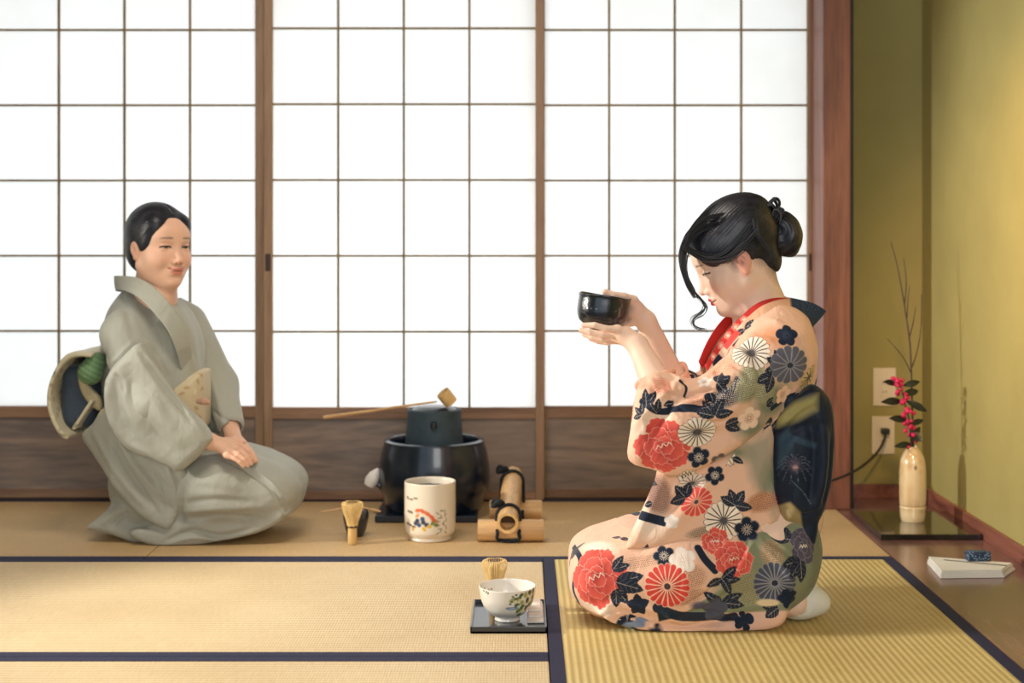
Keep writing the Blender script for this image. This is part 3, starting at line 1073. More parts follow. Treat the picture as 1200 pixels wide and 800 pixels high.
# ---- whisks
def whisk(c, H, label, flare=0.031):
    w = empty('tea_whisk', c, label, 'whisk', 'bamboo tea whisks')
    x, y, z = c
    hz = H * 0.40
    MB().lathe([(0.0, 0), (0.0118, 0), (0.0128, 0.002), (0.0130, hz * 0.5), (0.0128, hz - 0.003), (0.0125, hz), (0, hz)], c, n=24).build('handle', M['bamboo_z'], w, smooth=True)
    MB().lathe([(0.0, hz - 0.001), (0.0134, hz - 0.001), (0.0150, hz + 0.002), (0.0142, hz + 0.005), (0, hz + 0.005)], c, n=24).build('thread_band', M['thread'], w, smooth=True)
    t = MB()
    n = 40
    for k in range(n):
        a = 2 * PI * k / n
        prof = [(0.0125, hz), (0.016, hz + (H - hz) * 0.25), (flare * 0.88, hz + (H - hz) * 0.62), (flare, hz + (H - hz) * 0.88), (flare * 0.93, H * 0.985), (flare * 0.80, H), (flare * 0.72, H * 0.985)]
        j = 1 + 0.05 * math.sin(k * 7.3)
        pp = smooth_path([(x + r * j * math.cos(a), y + r * j * math.sin(a), z + q) for r, q in prof], 3)
        t.tube(pp, list(np.linspace(0.00125, 0.0006, len(pp))), n=5)
    o = t.build('outer_tines', M['tines'], w, smooth=True); o['kind'] = 'stuff'
    t = MB()
    for k in range(22):
        a = 2 * PI * k / 22 + 0.1
        pp = smooth_path([(x + r * math.cos(a), y + r * math.sin(a), z + q) for r, q in [(0.010, hz), (0.009, hz + (H - hz) * 0.4), (0.012, hz + (H - hz) * 0.75), (0.009, H * 0.93)]], 3)
        t.tube(pp, 0.001, n=5)
    o = t.build('inner_tines', M['tines'], w, smooth=True); o['kind'] = 'stuff'
    return w


wc = floor_at(413, 637.5); wc[2] = 0.0012
whisk(wc, 0.118, 'bamboo tea whisk standing upright in front of a black lacquer caddy', 0.0285)

# ---- lacquer caddy with a scoop on it
cc = floor_at(417, 628); cc[2] = 0.0012
cd = empty('tea_caddy', cc, 'small rounded black lacquer tea caddy behind the left whisk', 'tea caddy')
MB().lathe([(0.0, 0.001), (0.020, 0.0), (0.024, 0.004), (0.031, 0.022), (0.0355, 0.045), (0.0365, 0.052), (0, 0.052)], cc, n=40).build('body', M['black_lacquer'], cd, smooth=True)
MB().lathe([(0.0, 0.0525), (0.0368, 0.0525), (0.0368, 0.066), (0.034, 0.074), (0.026, 0.079), (0.0, 0.081)], cc, n=40).build('lid', M['black_lacquer'], cd, smooth=True)
dsc = cc[1]
sc_ = empty('tea_scoop', at(410, 598, dsc), 'thin pale bamboo tea scoop laid across the black lacquer caddy', 'scoop')
sb = MB()
pts = smooth_path([at(376, 604, dsc - 0.02), at(398, 600.5, dsc - 0.01), at(418, 598, dsc), at(427, 599.5, dsc), at(446, 603.5, dsc)], 5)
pts[:, 2] = np.maximum(pts[:, 2], 0)
for i in range(len(pts)):
    pts[i, 2] = pts[i, 2]
zc = cc[2] + 0.0815
shift = zc + 0.0025 - pts[:, 2].max()
pts[:, 2] += shift
sb.tube(pts, [0.0022] * 4 + [0.0028] * (len(pts) - 8) + [0.0036, 0.004, 0.0038, 0.0025], n=8)
sb.build('scoop_stick', M['bamboo'], sc_, smooth=True)

# ---- bamboo rest of three tubes tied with black cord
fr = floor_at(598, 634); D1 = fr[1]; R1 = 0.0305
bs = empty('bamboo_rest', (fr[0], D1 + 0.15, 0), 'rack of short bamboo tubes tied with black cord right of the brazier', 'bamboo rack')


def bam(name, a, b, r, mat_, nodes=(0.72,)):
    a = np.array(a); b = np.array(b); t = MB(); n = 14
    Vp = [a + (b - a) * s_ for s_ in np.linspace(0, 1, n)]
    rad = [r * (1 + 0.05 * max(math.exp(-((s_ - q) / 0.03) ** 2) for q in nodes)) for s_ in np.linspace(0, 1, n)]
    t.tube(Vp, rad, n=32, cap=False)
    t.tube(Vp, [q * 0.74 for q in rad], n=32, cap=False)
    o = t.build(name, mat_, bs, smooth=True)
    # end rings + dark hollow partition
    d = (b - a) / np.linalg.norm(b - a)
    for P_, s_ in ((a, 1), (b, -1)):
        u = Vector([float(q) for q in d]).orthogonal().normalized(); w = Vector([float(q) for q in d]).cross(u)
        ring = [[Vector([float(q) for q in P_ - d * s_ * .0004]) + (u * math.cos(2 * PI * k / 32) + w * math.sin(2 * PI * k / 32)) * rr for k in range(32)] for rr in (r, r * 0.74)]
        e = MB().add(ring[0] + ring[1], [(k, (k + 1) % 32, 32 + (k + 1) % 32, 32 + k) for k in range(32)])
        e.build('cut_end', M['bamboo_z'], o, smooth=False)
        Q = P_ + d * s_ * 0.035
        e = MB().add([Vector([float(q) for q in Q]) + (u * math.cos(2 * PI * k / 32) + w * math.sin(2 * PI * k / 32)) * r * 0.75 for k in range(32)], [tuple(range(32))])
        e.build('inner_wall', M['bamboo_in'], o, smooth=False)
    return o


X1 = lambda px, d: (px - CX) * d / FPX
bam('cross_tube', (X1(560, D1), D1, R1 + .0012), (X1(637, D1), D1, R1 + .0012), R1, M['bamboo'], (0.80,))
D2 = D1 + 0.30
bam('cross_tube', (X1(574, D2), D2, R1 + .0012), (X1(635, D2), D2, R1 + .0012), R1, M['bamboo'], (0.82,))
A_ = np.array([X1(595, D1 - 0.03), D1 - 0.055, 0.062]); B_ = np.array([X1(601, D2), D2 + 0.06, 0.127])
bam('long_tube', A_, B_, 0.0300, M['bamboo_y'], (0.62,))
for (dd, s0) in ((D1, 0.13), (D2, 0.86)):
    cord = MB()
    for off in (-0.003, 0.003):
        pc = A_ + (B_ - A_) * s0
        ring = [(pc[0] + 0.0335 * math.cos(t), dd + off + 0.004 * math.sin(t * 2), pc[2] + 0.0335 * math.sin(t)) for t in np.linspace(0, PI, 14)]
        low = [(pc[0] - 0.0345, dd - 0.012 + off, 0.045), (pc[0] - 0.030, dd - 0.035, 0.03), (pc[0] - 0.028, dd - 0.026, 0.009), (pc[0] + 0.028, dd - 0.026, 0.009), (pc[0] + 0.030, dd - 0.035, 0.03), (pc[0] + 0.0345, dd - 0.012 + off, 0.045)]
        cord.tube(smooth_path(ring + low + [ring[0]], 3), 0.0050, n=8)
    for g in (-1, 1):
        lp = [(pc[0] - 0.012, dd, pc[2] + 0.034), (pc[0] - 0.03 + 0.008 * g, dd - 0.012 * g, pc[2] + 0.046), (pc[0] - 0.046, dd - 0.01 * g, pc[2] + 0.030), (pc[0] - 0.02, dd, pc[2] + 0.033)]
        cord.tube(smooth_path(lp, 4), 0.0050, n=8)
    cord.build('cord_tie', M['cord'], bs, smooth=True)

# ---- black tray, flowered bowl, whisk and folded cloth at the front
tx0, tx1, ty0, ty1 = X1(551, 3.105), X1(641, 3.105), 3.105, 3.345
tz = 0.0012
tr = MB()
tr.box(tx0, tx1, ty0, ty1, tz, tz + 0.005, 0.001)
for a in ((tx0, tx1, ty0, ty0 + 0.004), (tx0, tx1, ty1 - 0.004, ty1), (tx0, tx0 + 0.004, ty0, ty1), (tx1 - 0.004, tx1, ty0, ty1)):
    tr.box(a[0], a[1], a[2], a[3], tz, tz + 0.014, 0.001)
tag(tr.build('tray', M['black_lacquer'], origin=(tx0, ty0, tz)), 'small black lacquer tray on the pale mat at the front', 'tray')
tt = tz + 0.0055
bc = np.array([X1(594.5, 3.2), 3.2, tt])
BO = [(0.0, 0.004), (0.020, 0.003), (0.026, 0.0), (0.0285, 0.001), (0.0275, 0.008), (0.036, 0.013), (0.050, 0.026), (0.0585, 0.044), (0.0622, 0.062), (0.0640, 0.0745), (0.0632, 0.0765),
      (0.0612, 0.0745), (0.0590, 0.060), (0.054, 0.042), (0.044, 0.026), (0.028, 0.016), (0.0, 0.013)]
V, F, N = lathe_np(BO, bc, 420, 10)
pt = Paint(V, N, (230, 226, 218), bvh_of(V, F))
for i, q in enumerate(((607, 702), (611, 698), (616, 697), (621, 694), (624, 699), (618, 703), (612, 706), (606, 709), (620, 708), (616, 712), (610, 714), (615, 718), (608, 720), (603, 703), (623, 704), (612, 711), (607, 716), (619, 715), (600, 704), (625, 692))):
    pt.patch(q, 0.0085, 0.0066, i * 0.9, [(104, 128, 70), (60, 74, 60), (150, 160, 100), (84, 104, 72)][i % 4], 0.4)
    pt.plum((q[0] + 1.5, q[1] + 1.5), 0.0044, [(222, 206, 140), (214, 222, 190), (200, 190, 120)][i % 3], stamens=False)
pt.patch((600, 713), 0.0165, 0.0046, 0.0, (70, 112, 150), 0.3); pt.patch((600, 713), 0.012, 0.0022, 0.0, (170, 198, 212), 0.4)
for q in ((601, 699), (605, 697), (598, 708), (600, 705)): pt.patch(q, 0.0038, 0.0024, 0, (60, 64, 62), 0.4)
for i, q in enumerate(((567, 692), (570, 693.5), (573, 691), (576, 690), (572, 695), (568, 689.5))):
    pt.patch(q, 0.0045, 0.003, i, [(150, 110, 66), (92, 96, 60), (180, 140, 90)][i % 3], 0.5)
bo = empty('tea_bowl', bc, 'white tea bowl painted with green and yellow blossoms on the black tray', 'bowl')
sculpt_obj('bowl_body', V, F, painted('bowl_glaze'), bo, pt.C)
wc2 = np.array([X1(580, 3.315), 3.295, tt])
whisk(wc2, 0.112, 'bamboo tea whisk standing behind the white flowered bowl on the black tray', 0.0275)
# folded cloth right of the bowl
cl = MB()
x0, x1_, y0, y1 = X1(618, 3.24), X1(637, 3.25), 3.165, 3.325
cl.box(x0, x1_, y0, y1, tt, tt + 0.005, 0.002)
cl.box(x0 + 0.002, x1_ - 0.002, y0 + 0.03, y1, tt + 0.005, tt + 0.010, 0.002)
cl.box(x0 + 0.003, x1_ - 0.006, y0 + 0.06, y1 - 0.004, tt + 0.010, tt + 0.016, 0.0025)
tag(cl.build('tea_cloth', M['linen'], smooth=True), 'folded white linen cloth on the tray right of the flowered bowl', 'cloth')

# ---- alcove: board, vase, flowers, paper, small box
bd = MB().box(1.024, 1.316, 4.07, 4.42, 0.0005, 0.017, 0.002)
tag(bd.build('display_board', M['black_gloss']), 'glossy black lacquer board under the cream vase', 'board')
vc = np.array([X1(1069.5, 4.265), 4.265, 0.0172])
VP = [(0.0, 0.002), (0.030, 0.0), (0.034, 0.003), (0.0365, 0.015), (0.0375, 0.030), (0.0385, 0.042), (0.0365, 0.046), (0.0385, 0.052), (0.0395, 0.08), (0.0395, 0.12), (0.0385, 0.155),
      (0.036, 0.180), (0.030, 0.198), (0.023, 0.210), (0.0185, 0.217), (0.0190, 0.222), (0.0165, 0.222), (0.0155, 0.212), (0.015, 0.19), (0.0, 0.188)]
V, F, N = lathe_np(VP, vc, 120, 5)
pt = Paint(V, N, (214, 196, 158), bvh_of(V, F))
nz = vnoise(V, 26) + 0.5 * vnoise(V, 60)
pt.C = pt.C * (1 - np.clip(nz * 0.9, 0, 0.35)[:, None] * np.array([0.6, 0.9, 1.2]))
pt.patch((1073, 548), 0.006, 0.009, 0, (96, 78, 56), 0.7)
pt.patch((1066, 575), 0.02, 0.03, 0, (196, 160, 112), 0.8, 0.5)
vs = empty('flower_vase', vc, 'tall cream glazed ceramic vase on the black board', 'vase')
sculpt_obj('vase_body', V, F, painted('vase_glaze', 0.2, 0.6), vs, pt.C)

DV = 4.265
tw = empty('bare_branch', at(1070, 523, DV), 'tall bare grey twig rising from the cream vase', 'branch')


def tw_path(px, y0=0.0, y1=0.0):
    n = len(px)
    return smooth_path([at(a, b, DV + y0 + (y1 - y0) * i / max(n - 1, 1)) for i, (a, b) in enumerate(px)], 5)


for nm, px, r0, r1, yy in (('main_stem', [(1070, 532), (1069, 480), (1068, 440), (1066, 400), (1061, 365), (1056, 335), (1050, 305), (1044, 283)], 0.0036, 0.0014, (0, .02)),
                           ('side_twig', [(1065, 398), (1070, 378), (1073, 360)], 0.0022, 0.0011, (.014, -.03)),
                           ('side_twig', [(1060, 358), (1062, 330), (1059, 302)], 0.0022, 0.0011, (.017, .05)),
                           ('side_twig', [(1069, 430), (1075, 410), (1079, 385), (1080, 345)], 0.0022, 0.0011, (.01, .04)),
                           ('side_twig', [(1068, 438), (1058, 418), (1040, 397)], 0.0018, 0.0009, (.01, -.05)),
                           ('side_twig', [(1063, 372), (1064, 350), (1066, 335)], 0.0018, 0.0009, (.015, -.02))):
    pp = tw_path(px, *yy)
    MB().tube(pp, list(np.linspace(r0, r1, len(pp))), n=7).build(nm, M['twig'], tw, smooth=True)
sp = empty('blossom_sprig', at(1067, 523, DV - 0.01), 'sprig of magenta blossoms with dark leaves leaning from the cream vase', 'flowers')
st = [(1068, 530), (1067, 505), (1065, 490), (1061, 475), (1058, 462), (1054, 450), (1052, 443)]
pp = tw_path(st, -0.005, -0.04)
MB().tube(pp, list(np.linspace(0.003, 0.0012, len(pp))), n=7).build('stem', M['twig'], sp, smooth=True)
bm = bmesh.new(); bmesh.ops.create_icosphere(bm, subdivisions=2, radius=0.0068)
for v in bm.verts: v.co *= 1 + 0.22 * math.sin(5 * math.atan2(v.co.y, v.co.x)) * (1 - abs(v.co.z) / 0.0068)
bme = bpy.data.meshes.new('blossom'); bm.to_mesh(bme); bm.free(); bme.materials.append(M['berry']); bme.polygons.foreach_set('use_smooth', [True] * len(bme.polygons))
rb = random.Random(3)
spots = []
for i in range(52):
    t = i / 51.0
    q = pp[int((1 - (1 - t) * 0.92) * (len(pp) - 1))] if t < 1 else pp[-1]
    a = rb.uniform(0, 2 * PI); r = rb.uniform(0.004, 0.019)
    spots.append((q[0] + r * math.cos(a) - 0.004, q[1] + r * math.sin(a) - 0.012, q[2] + rb.uniform(-0.010, 0.010)))
for i, q in enumerate(spots):
    b = bpy.data.objects.new('blossom', bme); COL.objects.link(b); b.parent = sp; b.matrix_parent_inverse = sp.matrix_basis.inverted()
    b.location = [float(k) for k in q]; b.rotation_euler = (rb.uniform(0, 3), rb.uniform(0, 3), 0); s_ = rb.uniform(0.7, 1.15); b.scale = (s_, s_, s_)


def leaf_mesh(name, base, tip, w, parent, curl=0.15):
    base = np.array(base); tip = np.array(tip); d = tip - base; L = np.linalg.norm(d); d = d / L
    side = np.cross(d, np.array([0.25, -1, 0.35])); side /= np.linalg.norm(side); up = np.cross(side, d)
    mb = MB(); n = 9; V = []; Fq = []
    for i in range(n + 1):
        t = i / n; ww = w * 0.5 * math.sin(PI * min(max(t, 0.02), 0.98)) ** 0.8
        for sgn, th in ((-1, 0.0), (0, -0.14 * w), (1, 0.0)):
            for lay in (0, 1):
                V.append(base + d * L * t + side * ww * sgn + up * (th + curl * L * math.sin(PI * t) * 0.5 + lay * 0.0007))
    for i in range(n):
        for k in (0, 1):
            for lay in (0, 1):
                a = i * 6 + k * 2 + lay
                f = (a, a + 2, a + 8, a + 6)
                Fq.append(f if lay else f[::-1])
        for k in (0, 2):
            a = i * 6 + k * 2
            Fq.append((a, a + 1, a + 7, a + 6))
    mb.add(V, Fq)
    return mb.build(name, M['leaf'], parent, smooth=True)


for (a, b, c_, d_, w, y1) in ((1050, 450, 1035, 447, 0.018, -.05), (1056, 470, 1033, 471, 0.024, -.06), (1062, 492, 1042, 490, 0.022, -.05), (1058, 452, 1078, 447, 0.02, -.01), (1062, 470, 1086, 482, 0.024, -.02),
                              (1066, 508, 1080, 516, 0.032, -.04), (1068, 520, 1048, 523, 0.020, -.04), (1067, 516, 1078, 500, 0.02, .02), (1057, 462, 1076, 458, 0.022, .02), (1064, 498, 1082, 492, 0.018, .01)):
    leaf_mesh('leaf', at(a, b, DV - 0.02), at(c_, d_, DV + y1), w, sp)

# paper packet with pick and little box on the alcove floor
pk = MB()
A4 = [floor_at(1102, 678), floor_at(1177, 677), floor_at(1190, 668), floor_at(1086, 660)]
A4[2][0] = min(A4[2][0], 1.30); z0 = 0.0006


def prism(mb, quad, za, zb, bev=0.002):
    bm = bmesh.new()
    lo = [bm.verts.new((float(q[0]), float(q[1]), za)) for q in quad]; hi = [bm.verts.new((float(q[0]), float(q[1]), zb)) for q in quad]
    n = len(quad)
    bm.faces.new(lo[::-1]); bm.faces.new(hi)
    for i in range(n): bm.faces.new((lo[i], lo[(i + 1) % n], hi[(i + 1) % n], hi[i]))
    if bev: bmesh.ops.bevel(bm, geom=bm.edges[:], offset=bev, segments=2, affect='EDGES', profile=0.5)
    bm.verts.index_update()
    mb.add([v.co[:] for v in bm.verts], [[v.index for v in f.verts] for f in bm.faces]); bm.free()


cen = np.mean(A4, 0)
for i in range(6):
    s_ = 1 - 0.012 * i
    prism(pk, [cen + (q - cen) * s_ + np.array([0.001 * math.sin(i * 2), 0.0012 * i, 0]) for q in A4], z0 + 0.0031 * i, z0 + 0.0031 * (i + 1) - 0.0003, 0.001)
zt = z0 + 0.0031 * 6
pk.build('paper_pad', M['paper_white'])
o = bpy.context.scene.objects['paper_pad']; tag(o, 'stack of folded white tea papers on the reddish wood floor strip', 'paper')
pkk = MB().tube([at(1106, 657, 3.735), at(1140, 658.6, 3.70), at(1180, 662.5, 3.665)], [0.0022, 0.0018, 0.0026], n=8)
V_ = np.array(pkk.V); V_[:, 2] += zt + 0.0002 - V_[:, 2].min(); pkk.V = [tuple(v) for v in V_]
for i, v in enumerate(pkk.V): pkk.V[i] = (v[0], v[1], zt + 0.0003 + (v[2] - zt) * 0.25)
M['pick'] = plain('dark_wood_pick', (62, 62, 44), rough=0.5)
tag(pkk.build('sweet_pick', M['pick'], smooth=True), 'thin dark wooden sweet pick lying on the white papers', 'pick')
q = at(1136, 655, 3.80)
V = []
bxm = MB().box(q[0] - 0.031, q[0] + 0.031, 3.715, 3.745, zt + 0.0005, zt + 0.0255, 0.004)
m, nt, b = new_mat('brocade'); b.inputs['Roughness'].default_value = 0.5
tc = node(nt, 'ShaderNodeTexCoord'); vo = node(nt, 'ShaderNodeTexVoronoi', Scale=190.0); nt.links.new(tc.outputs['Object'], vo.inputs['Vector'])
rp = node(nt, 'ShaderNodeValToRGB'); e = rp.color_ramp.elements; e[0].position, e[1].position = 0.25, 0.5
e[0].color, e[1].color = rgba((120, 150, 176)), rgba((22, 40, 70)); nt.links.new(vo.outputs['Distance'], rp.inputs[0]); nt.links.new(rp.outputs[0], b.inputs['Base Color'])
tag(bxm.build('brocade_pouch', m, smooth=True), 'small dark blue patterned pouch on the white tea papers', 'pouch')

# wall plates
def outlet(x, z, label, kind):
    t = empty('wall_outlet', (x, BACK, z), label, 'outlet', 'wall plates beside the corner post')
    MB().box(x - 0.038, x + 0.038, BACK - 0.007, BACK, z - 0.063, z + 0.063, 0.002).build('plate', M['plate'], t)
    MB().box(x - 0.0125, x + 0.0125, BACK - 0.009, BACK - 0.0065, z - 0.034, z + 0.034, 0.001).build('socket_insert', M['plate'], t)
    if kind:
        for zz in (z + 0.014, z - 0.016):
            for g in (-0.0045, 0.0045):
                MB().box(x + g - 0.0009, x + g + 0.0009, BACK - 0.0094, BACK - 0.0085, zz - 0.004, zz + 0.004).build('slot', M['dark'], t)


outlet(X1(1036, BACK), CAMZ - (453 - CY) * BACK / FPX, 'upper beige wall plate behind the magenta blossoms', 1)
outlet(X1(1034.5, BACK), CAMZ - (509.5 - CY) * BACK / FPX, 'lower beige wall plate with a dark plug in it', 1)
pc = empty('power_cord', at(1038, 505, 4.70), 'dark power cord with plug running from the lower wall plate behind the woman', 'cord')
q = at(1038, 505, 4.715)
MB().box(q[0] - 0.014, q[0] + 0.011, 4.700, BACK - 0.0092, q[2] - 0.009, q[2] + 0.009, 0.003).build('plug', M['cable'], pc)
pp = smooth_path([(q[0], 4.705, q[2]), at(1036, 516, 4.68), at(1028, 530, 4.66), at(1012, 545, 4.60), at(995, 555, 4.50), at(975, 563, 4.40), at(966, 565, 4.3), (0.90, 4.25, 0.06), (0.86, 4.24, 0.010), (0.80, 4.27, 0.0055), (0.70, 4.33, 0.0055), (0.66, 4.36, 0.007)], 6)
pp[:, 2] = np.maximum(pp[:, 2], 0.0055)
MB().tube(pp, 0.0042, n=8).build('cable', M['cable'], pc, smooth=True)
MB().box(0.60, 0.665, 4.345, 4.375, 0.0015, 0.026, 0.004).build('socket_block', M['cable'], pc)
# ================================================================ PEOPLE
M['skin'] = skin_mat('skin'); M['hair'] = hair_mat('hair'); M['kimono'] = cloth_mat('printed_kimono_cloth', wrinkle=0.25)
M['silk_grey'] = cloth_mat('plain_grey_silk', rough=0.6, weave=0.05, sheen=0.2, wrinkle=0.2)
M['obi'] = cloth_mat('obi_cloth', rough=0.55, weave=0.15, crepe=260, wrinkle=0.2)
M['sock'] = cloth_mat('white_cotton', rough=0.9, weave=0.1)
Z = np.array([0, 0, 1.0])


class Head:
    """local frame: f forward, s towards the person's right, u up; origin inside the skull at eye level"""
    def __init__(h, H, f, u, scale=1.0):
        h.H = np.array(H, float); h.f = np.array(f, float) / np.linalg.norm(f)
        u = np.array(u, float); u = u - h.f * (u @ h.f); h.u = u / np.linalg.norm(u)
        h.s = np.cross(h.f, h.u); h.k = scale
        h.R = np.stack([h.f, h.s, h.u], 1)

    def w(h, f, s, u): return h.H + h.k * (h.f * f + h.s * s + h.u * u)

    def loc(h, P): return (P - h.H) @ h.R / h.k

    def sculpt(h, S, smile=0.0, closed=0.5, ear_side=(1, -1), slim=1.0):
        k_ = h.k; R = h.R
        E = lambda c, r, k=0.01, sub=False, rot=0.0, axis=1: S.ell(h.w(*c), np.array(r) * k_, h.rot(rot, axis), k * k_, sub)
        E((-.008, 0, .026), (.092, .074, .087))
        E((.022, 0, -.018), (.066, .0625 * slim, .078), .02)
        E((.042, 0, -.052), (.044, .050 * slim, .052), .03)
        for g in (1, -1):
            S.cone(h.w(.066, .010 * g, -.094), h.w(.005, .052 * g * slim, -.058), .017 * k_, .017 * k_, .028 * k_)
            E((.050, .038 * g * slim, -.036), (.028, .0235, .026), .022)
            if smile: E((.062, .036 * g, -.040), (.020, .018, .016), .014)
        E((.069, 0, .030), (.020, .050, .030), .025)
        # nose
        S.cone(h.w(.083, 0, .004), h.w(.1015, 0, -.036), .0062 * k_, .0085 * k_, .012 * k_)
        E((.1035, 0, -.0385), (.0095, .0085, .0078), .006)
        for g in (1, -1): E((.0935, .0115 * g, -.043), (.0095, .0066, .0068), .005)
        # mouth block
        E((.076, 0, -.068), (.0215, .026, .022), .014)
        E((.0955, 0, -.0625), (.0060, .0150, .0048), .004)
        E((.0945, .010, -.0645), (.005, .010, .0038), .004); E((.0945, -.010, -.0645), (.005, .010, .0038), .004)
        E((.0935, 0, -.0735), (.0068, .0150, .0056), .004)
        lift = 0.006 * smile
        for g in (1, -1):
            S.cone(h.w(.1015, 0, -.0685), h.w(.0870, .0235 * g, -.0675 + lift), .0011 * k_, .0012 * k_, .0035 * k_, True)
        E((.097, 0, -.0835), (.007, .017, .0035), .006, True)
        E((.080, 0, -.100), (.0145, .018, .0135), .010)
        # eyes
        for g in (1, -1):
            E((.1005, .0315 * g, -.002), (.0175, .0155, .0085), .013, True)
            E((.0700, .0315 * g, -.004), (.0142, .0145, .0135), .003)
            E((.0795, .0315 * g, .0045 - .004 * closed), (.0062, .0150, .0032), .004)
            E((.0775, .0315 * g, -.0105 + .001 * closed), (.0056, .0135, .0030), .004)
            # nostril
            E((.0990, .0068 * g, -.0480), (.0045, .0026, .0018), .002, True)
        # ears
        for g in ear_side:
            E((-.006, .0715 * g, -.014), (.0155, .0075, .0260), .006, rot=-.20)
            E((-.0065, .0755 * g, -.0105), (.0160, .0060, .0200), .004, rot=-.20)
            E((-.0030, .0835 * g, -.0105), (.0100, .0070, .0160), .0025, True, rot=-.20)
            S.cone(h.w(-.002, .0785 * g, -.004), h.w(-.009, .0785 * g, -.022), .0022 * k_, .0030 * k_, .003)
            E((-.001, .074 * g, -.0350), (.0078, .0050, .0085), .004)

    def rot(h, a, axis=1):
        c, s = math.cos(a), math.sin(a)
        A = np.array([[c, 0, s], [0, 1, 0], [-s, 0, c]]) if axis == 1 else np.array([[1, 0, 0], [0, c, -s], [0, s, c]])
        return h.R @ A

    def colours(h, V, C, skin, mw=.0205, lip=(190, 60, 62), brow=(70, 56, 50), blush=0.5, earred=.5, smile=0.0, closed=0.5, lipw=1.0):
        L = h.loc(V); f, s, u = L[:, 0], L[:, 1], L[:, 2]
        near = (np.linalg.norm(L, axis=1) < 0.16)

        def put(al, c):
            nonlocal C
            al = (np.clip(al, 0, 1) * near)[:, None]; C = C * (1 - al) + srgb(c) * al
        g = np.abs(s)
        put(blush * 0.55 * np.exp(-(((g - .042) / .017) ** 2 + ((u + .036) / .014) ** 2)) * (f > .02), (224, 130, 112))
        put(blush * 0.35 * np.exp(-(((f - .112) / .012) ** 2 + ((u + .042) / .010) ** 2 + (g / .012) ** 2)), (222, 130, 110))
        ear = (g > .062) & (np.abs(f + .006) < .022) & (np.abs(u + .014) < .034)
        put(earred * ear * np.clip((g - .062) / .008, 0, 1) * np.clip((.024 - np.abs(f + .006)) / .01, 0, 1), (222, 116, 96)); put(earred * 1.4 * ear * (np.hypot((f + .003) / .008, (u + .011) / .013) < 1) * np.clip((.0795 - g) / .003, 0, 1), (150, 66, 54))
        put(0.3 * np.exp(-(((u - .002) / .009) ** 2 + ((g - .032) / .02) ** 2)) * (f > .055), (190, 140, 122))
        # lips
        up = np.clip(1 - np.hypot(s / (mw * lipw), (u + .0635 - smile * .004 * (g / .02) ** 2) / (.0058 - .0020 * smile)) ** 2, 0, 1) * (u > -.0690)
        lo = np.clip(1 - np.hypot(s / (mw * .88 * lipw), (u + .0735 - smile * .004 * (g / .02) ** 2) / (.0068 - .0016 * smile)) ** 2, 0, 1) * (u < -.0680)
        put(3 * up * (f > .075), lip); put(3 * lo * (f > .075), lip)
        ml = np.abs(u + .0685 - smile * .0075 * (g / .0235) ** 2)
        put(1.2 * np.clip(1 - ml / .0019, 0, 1) * (g < .0235 + .004 * smile) * (f > .07), (104, 44, 44))
        # brows
        bu = .0205 - .10 * (g - .028) ** 2 / .02 + .0025
        put(0.8 * np.clip(1.15 - np.abs(u - bu) / (.0036 - .05 * np.abs(g - .026)), 0, 1) * np.clip((g - .013) / .006, 0, 1) * np.clip((.052 - g) / .008, 0, 1) * (f > .045), brow)
        # eye opening with iris, upper lash line
        eu = -.0035 - .004 * smile * 0 - .05 * (g - .031) ** 2 * 30 * (1 if smile else -.3) * .3
        hgt = .0042 * (1 - closed) + .0008
        inside = 1 - np.hypot((g - .0315) / .0142, (u - eu) / hgt)
        eye = (f > .06)
        put(np.clip(inside * 4, 0, 1) * eye, (232, 226, 222))
        put(np.clip((.0058 - np.hypot(g - .0315, (u - eu) * 1.0)) / .0012, 0, 1) * np.clip(inside * 6, 0, 1) * eye, (34, 26, 26))
        lash = np.abs(u - (eu + hgt * np.sqrt(np.clip(1 - ((g - .0315) / .0150) ** 2, 0, 1)) + .0004))
        put(1.6 * np.clip(1.15 - lash / (.0022 + .0009 * smile), 0, 1) * (np.abs(g - .0318) < .0155) * eye, (40, 30, 32))
        low = np.abs(u - (eu - hgt * np.sqrt(np.clip(1 - ((g - .0315) / .0150) ** 2, 0, 1))))
        put(0.5 * np.clip(1 - low / .0012, 0, 1) * (np.abs(g - .0315) < .0140) * eye, (96, 66, 60))
        nos = np.hypot((f - .099) / .006, (u + .0475) / .0035) + np.abs(g - .0068) / .006
        put(0.8 * np.clip(1.3 - nos, 0, 1), (110, 60, 56))
        return C


def hand(S, wrist, palm_c, fingers, thumb, rw=0.022, flat=None, pr=0.0, k=0.007, rk=0.016):
    """wrist -> palm, each finger a chain of points ending at its tip"""
    S.chain([wrist, palm_c], [rw, rw * 1.05], k * 1.5, flat=flat)
    for i, F_ in enumerate(fingers):
        r0 = [0.0086, 0.0090, 0.0086, 0.0076][i]
        n = len(F_)
        S.chain(F_, [r0 * (1 - 0.28 * j / (n - 1)) for j in range(n)], 0.0022)
        S.chain([wrist + (palm_c - wrist) * 0.35, F_[0]], [rk * 0.85, r0 * 1.25], k)
    n = len(thumb)
    S.chain([wrist + (palm_c - wrist) * 0.25] + thumb[:1], [rk, 0.0125], k)
    S.chain(thumb, [0.0118, 0.0104, 0.0090, 0.0074][:n], 0.003)


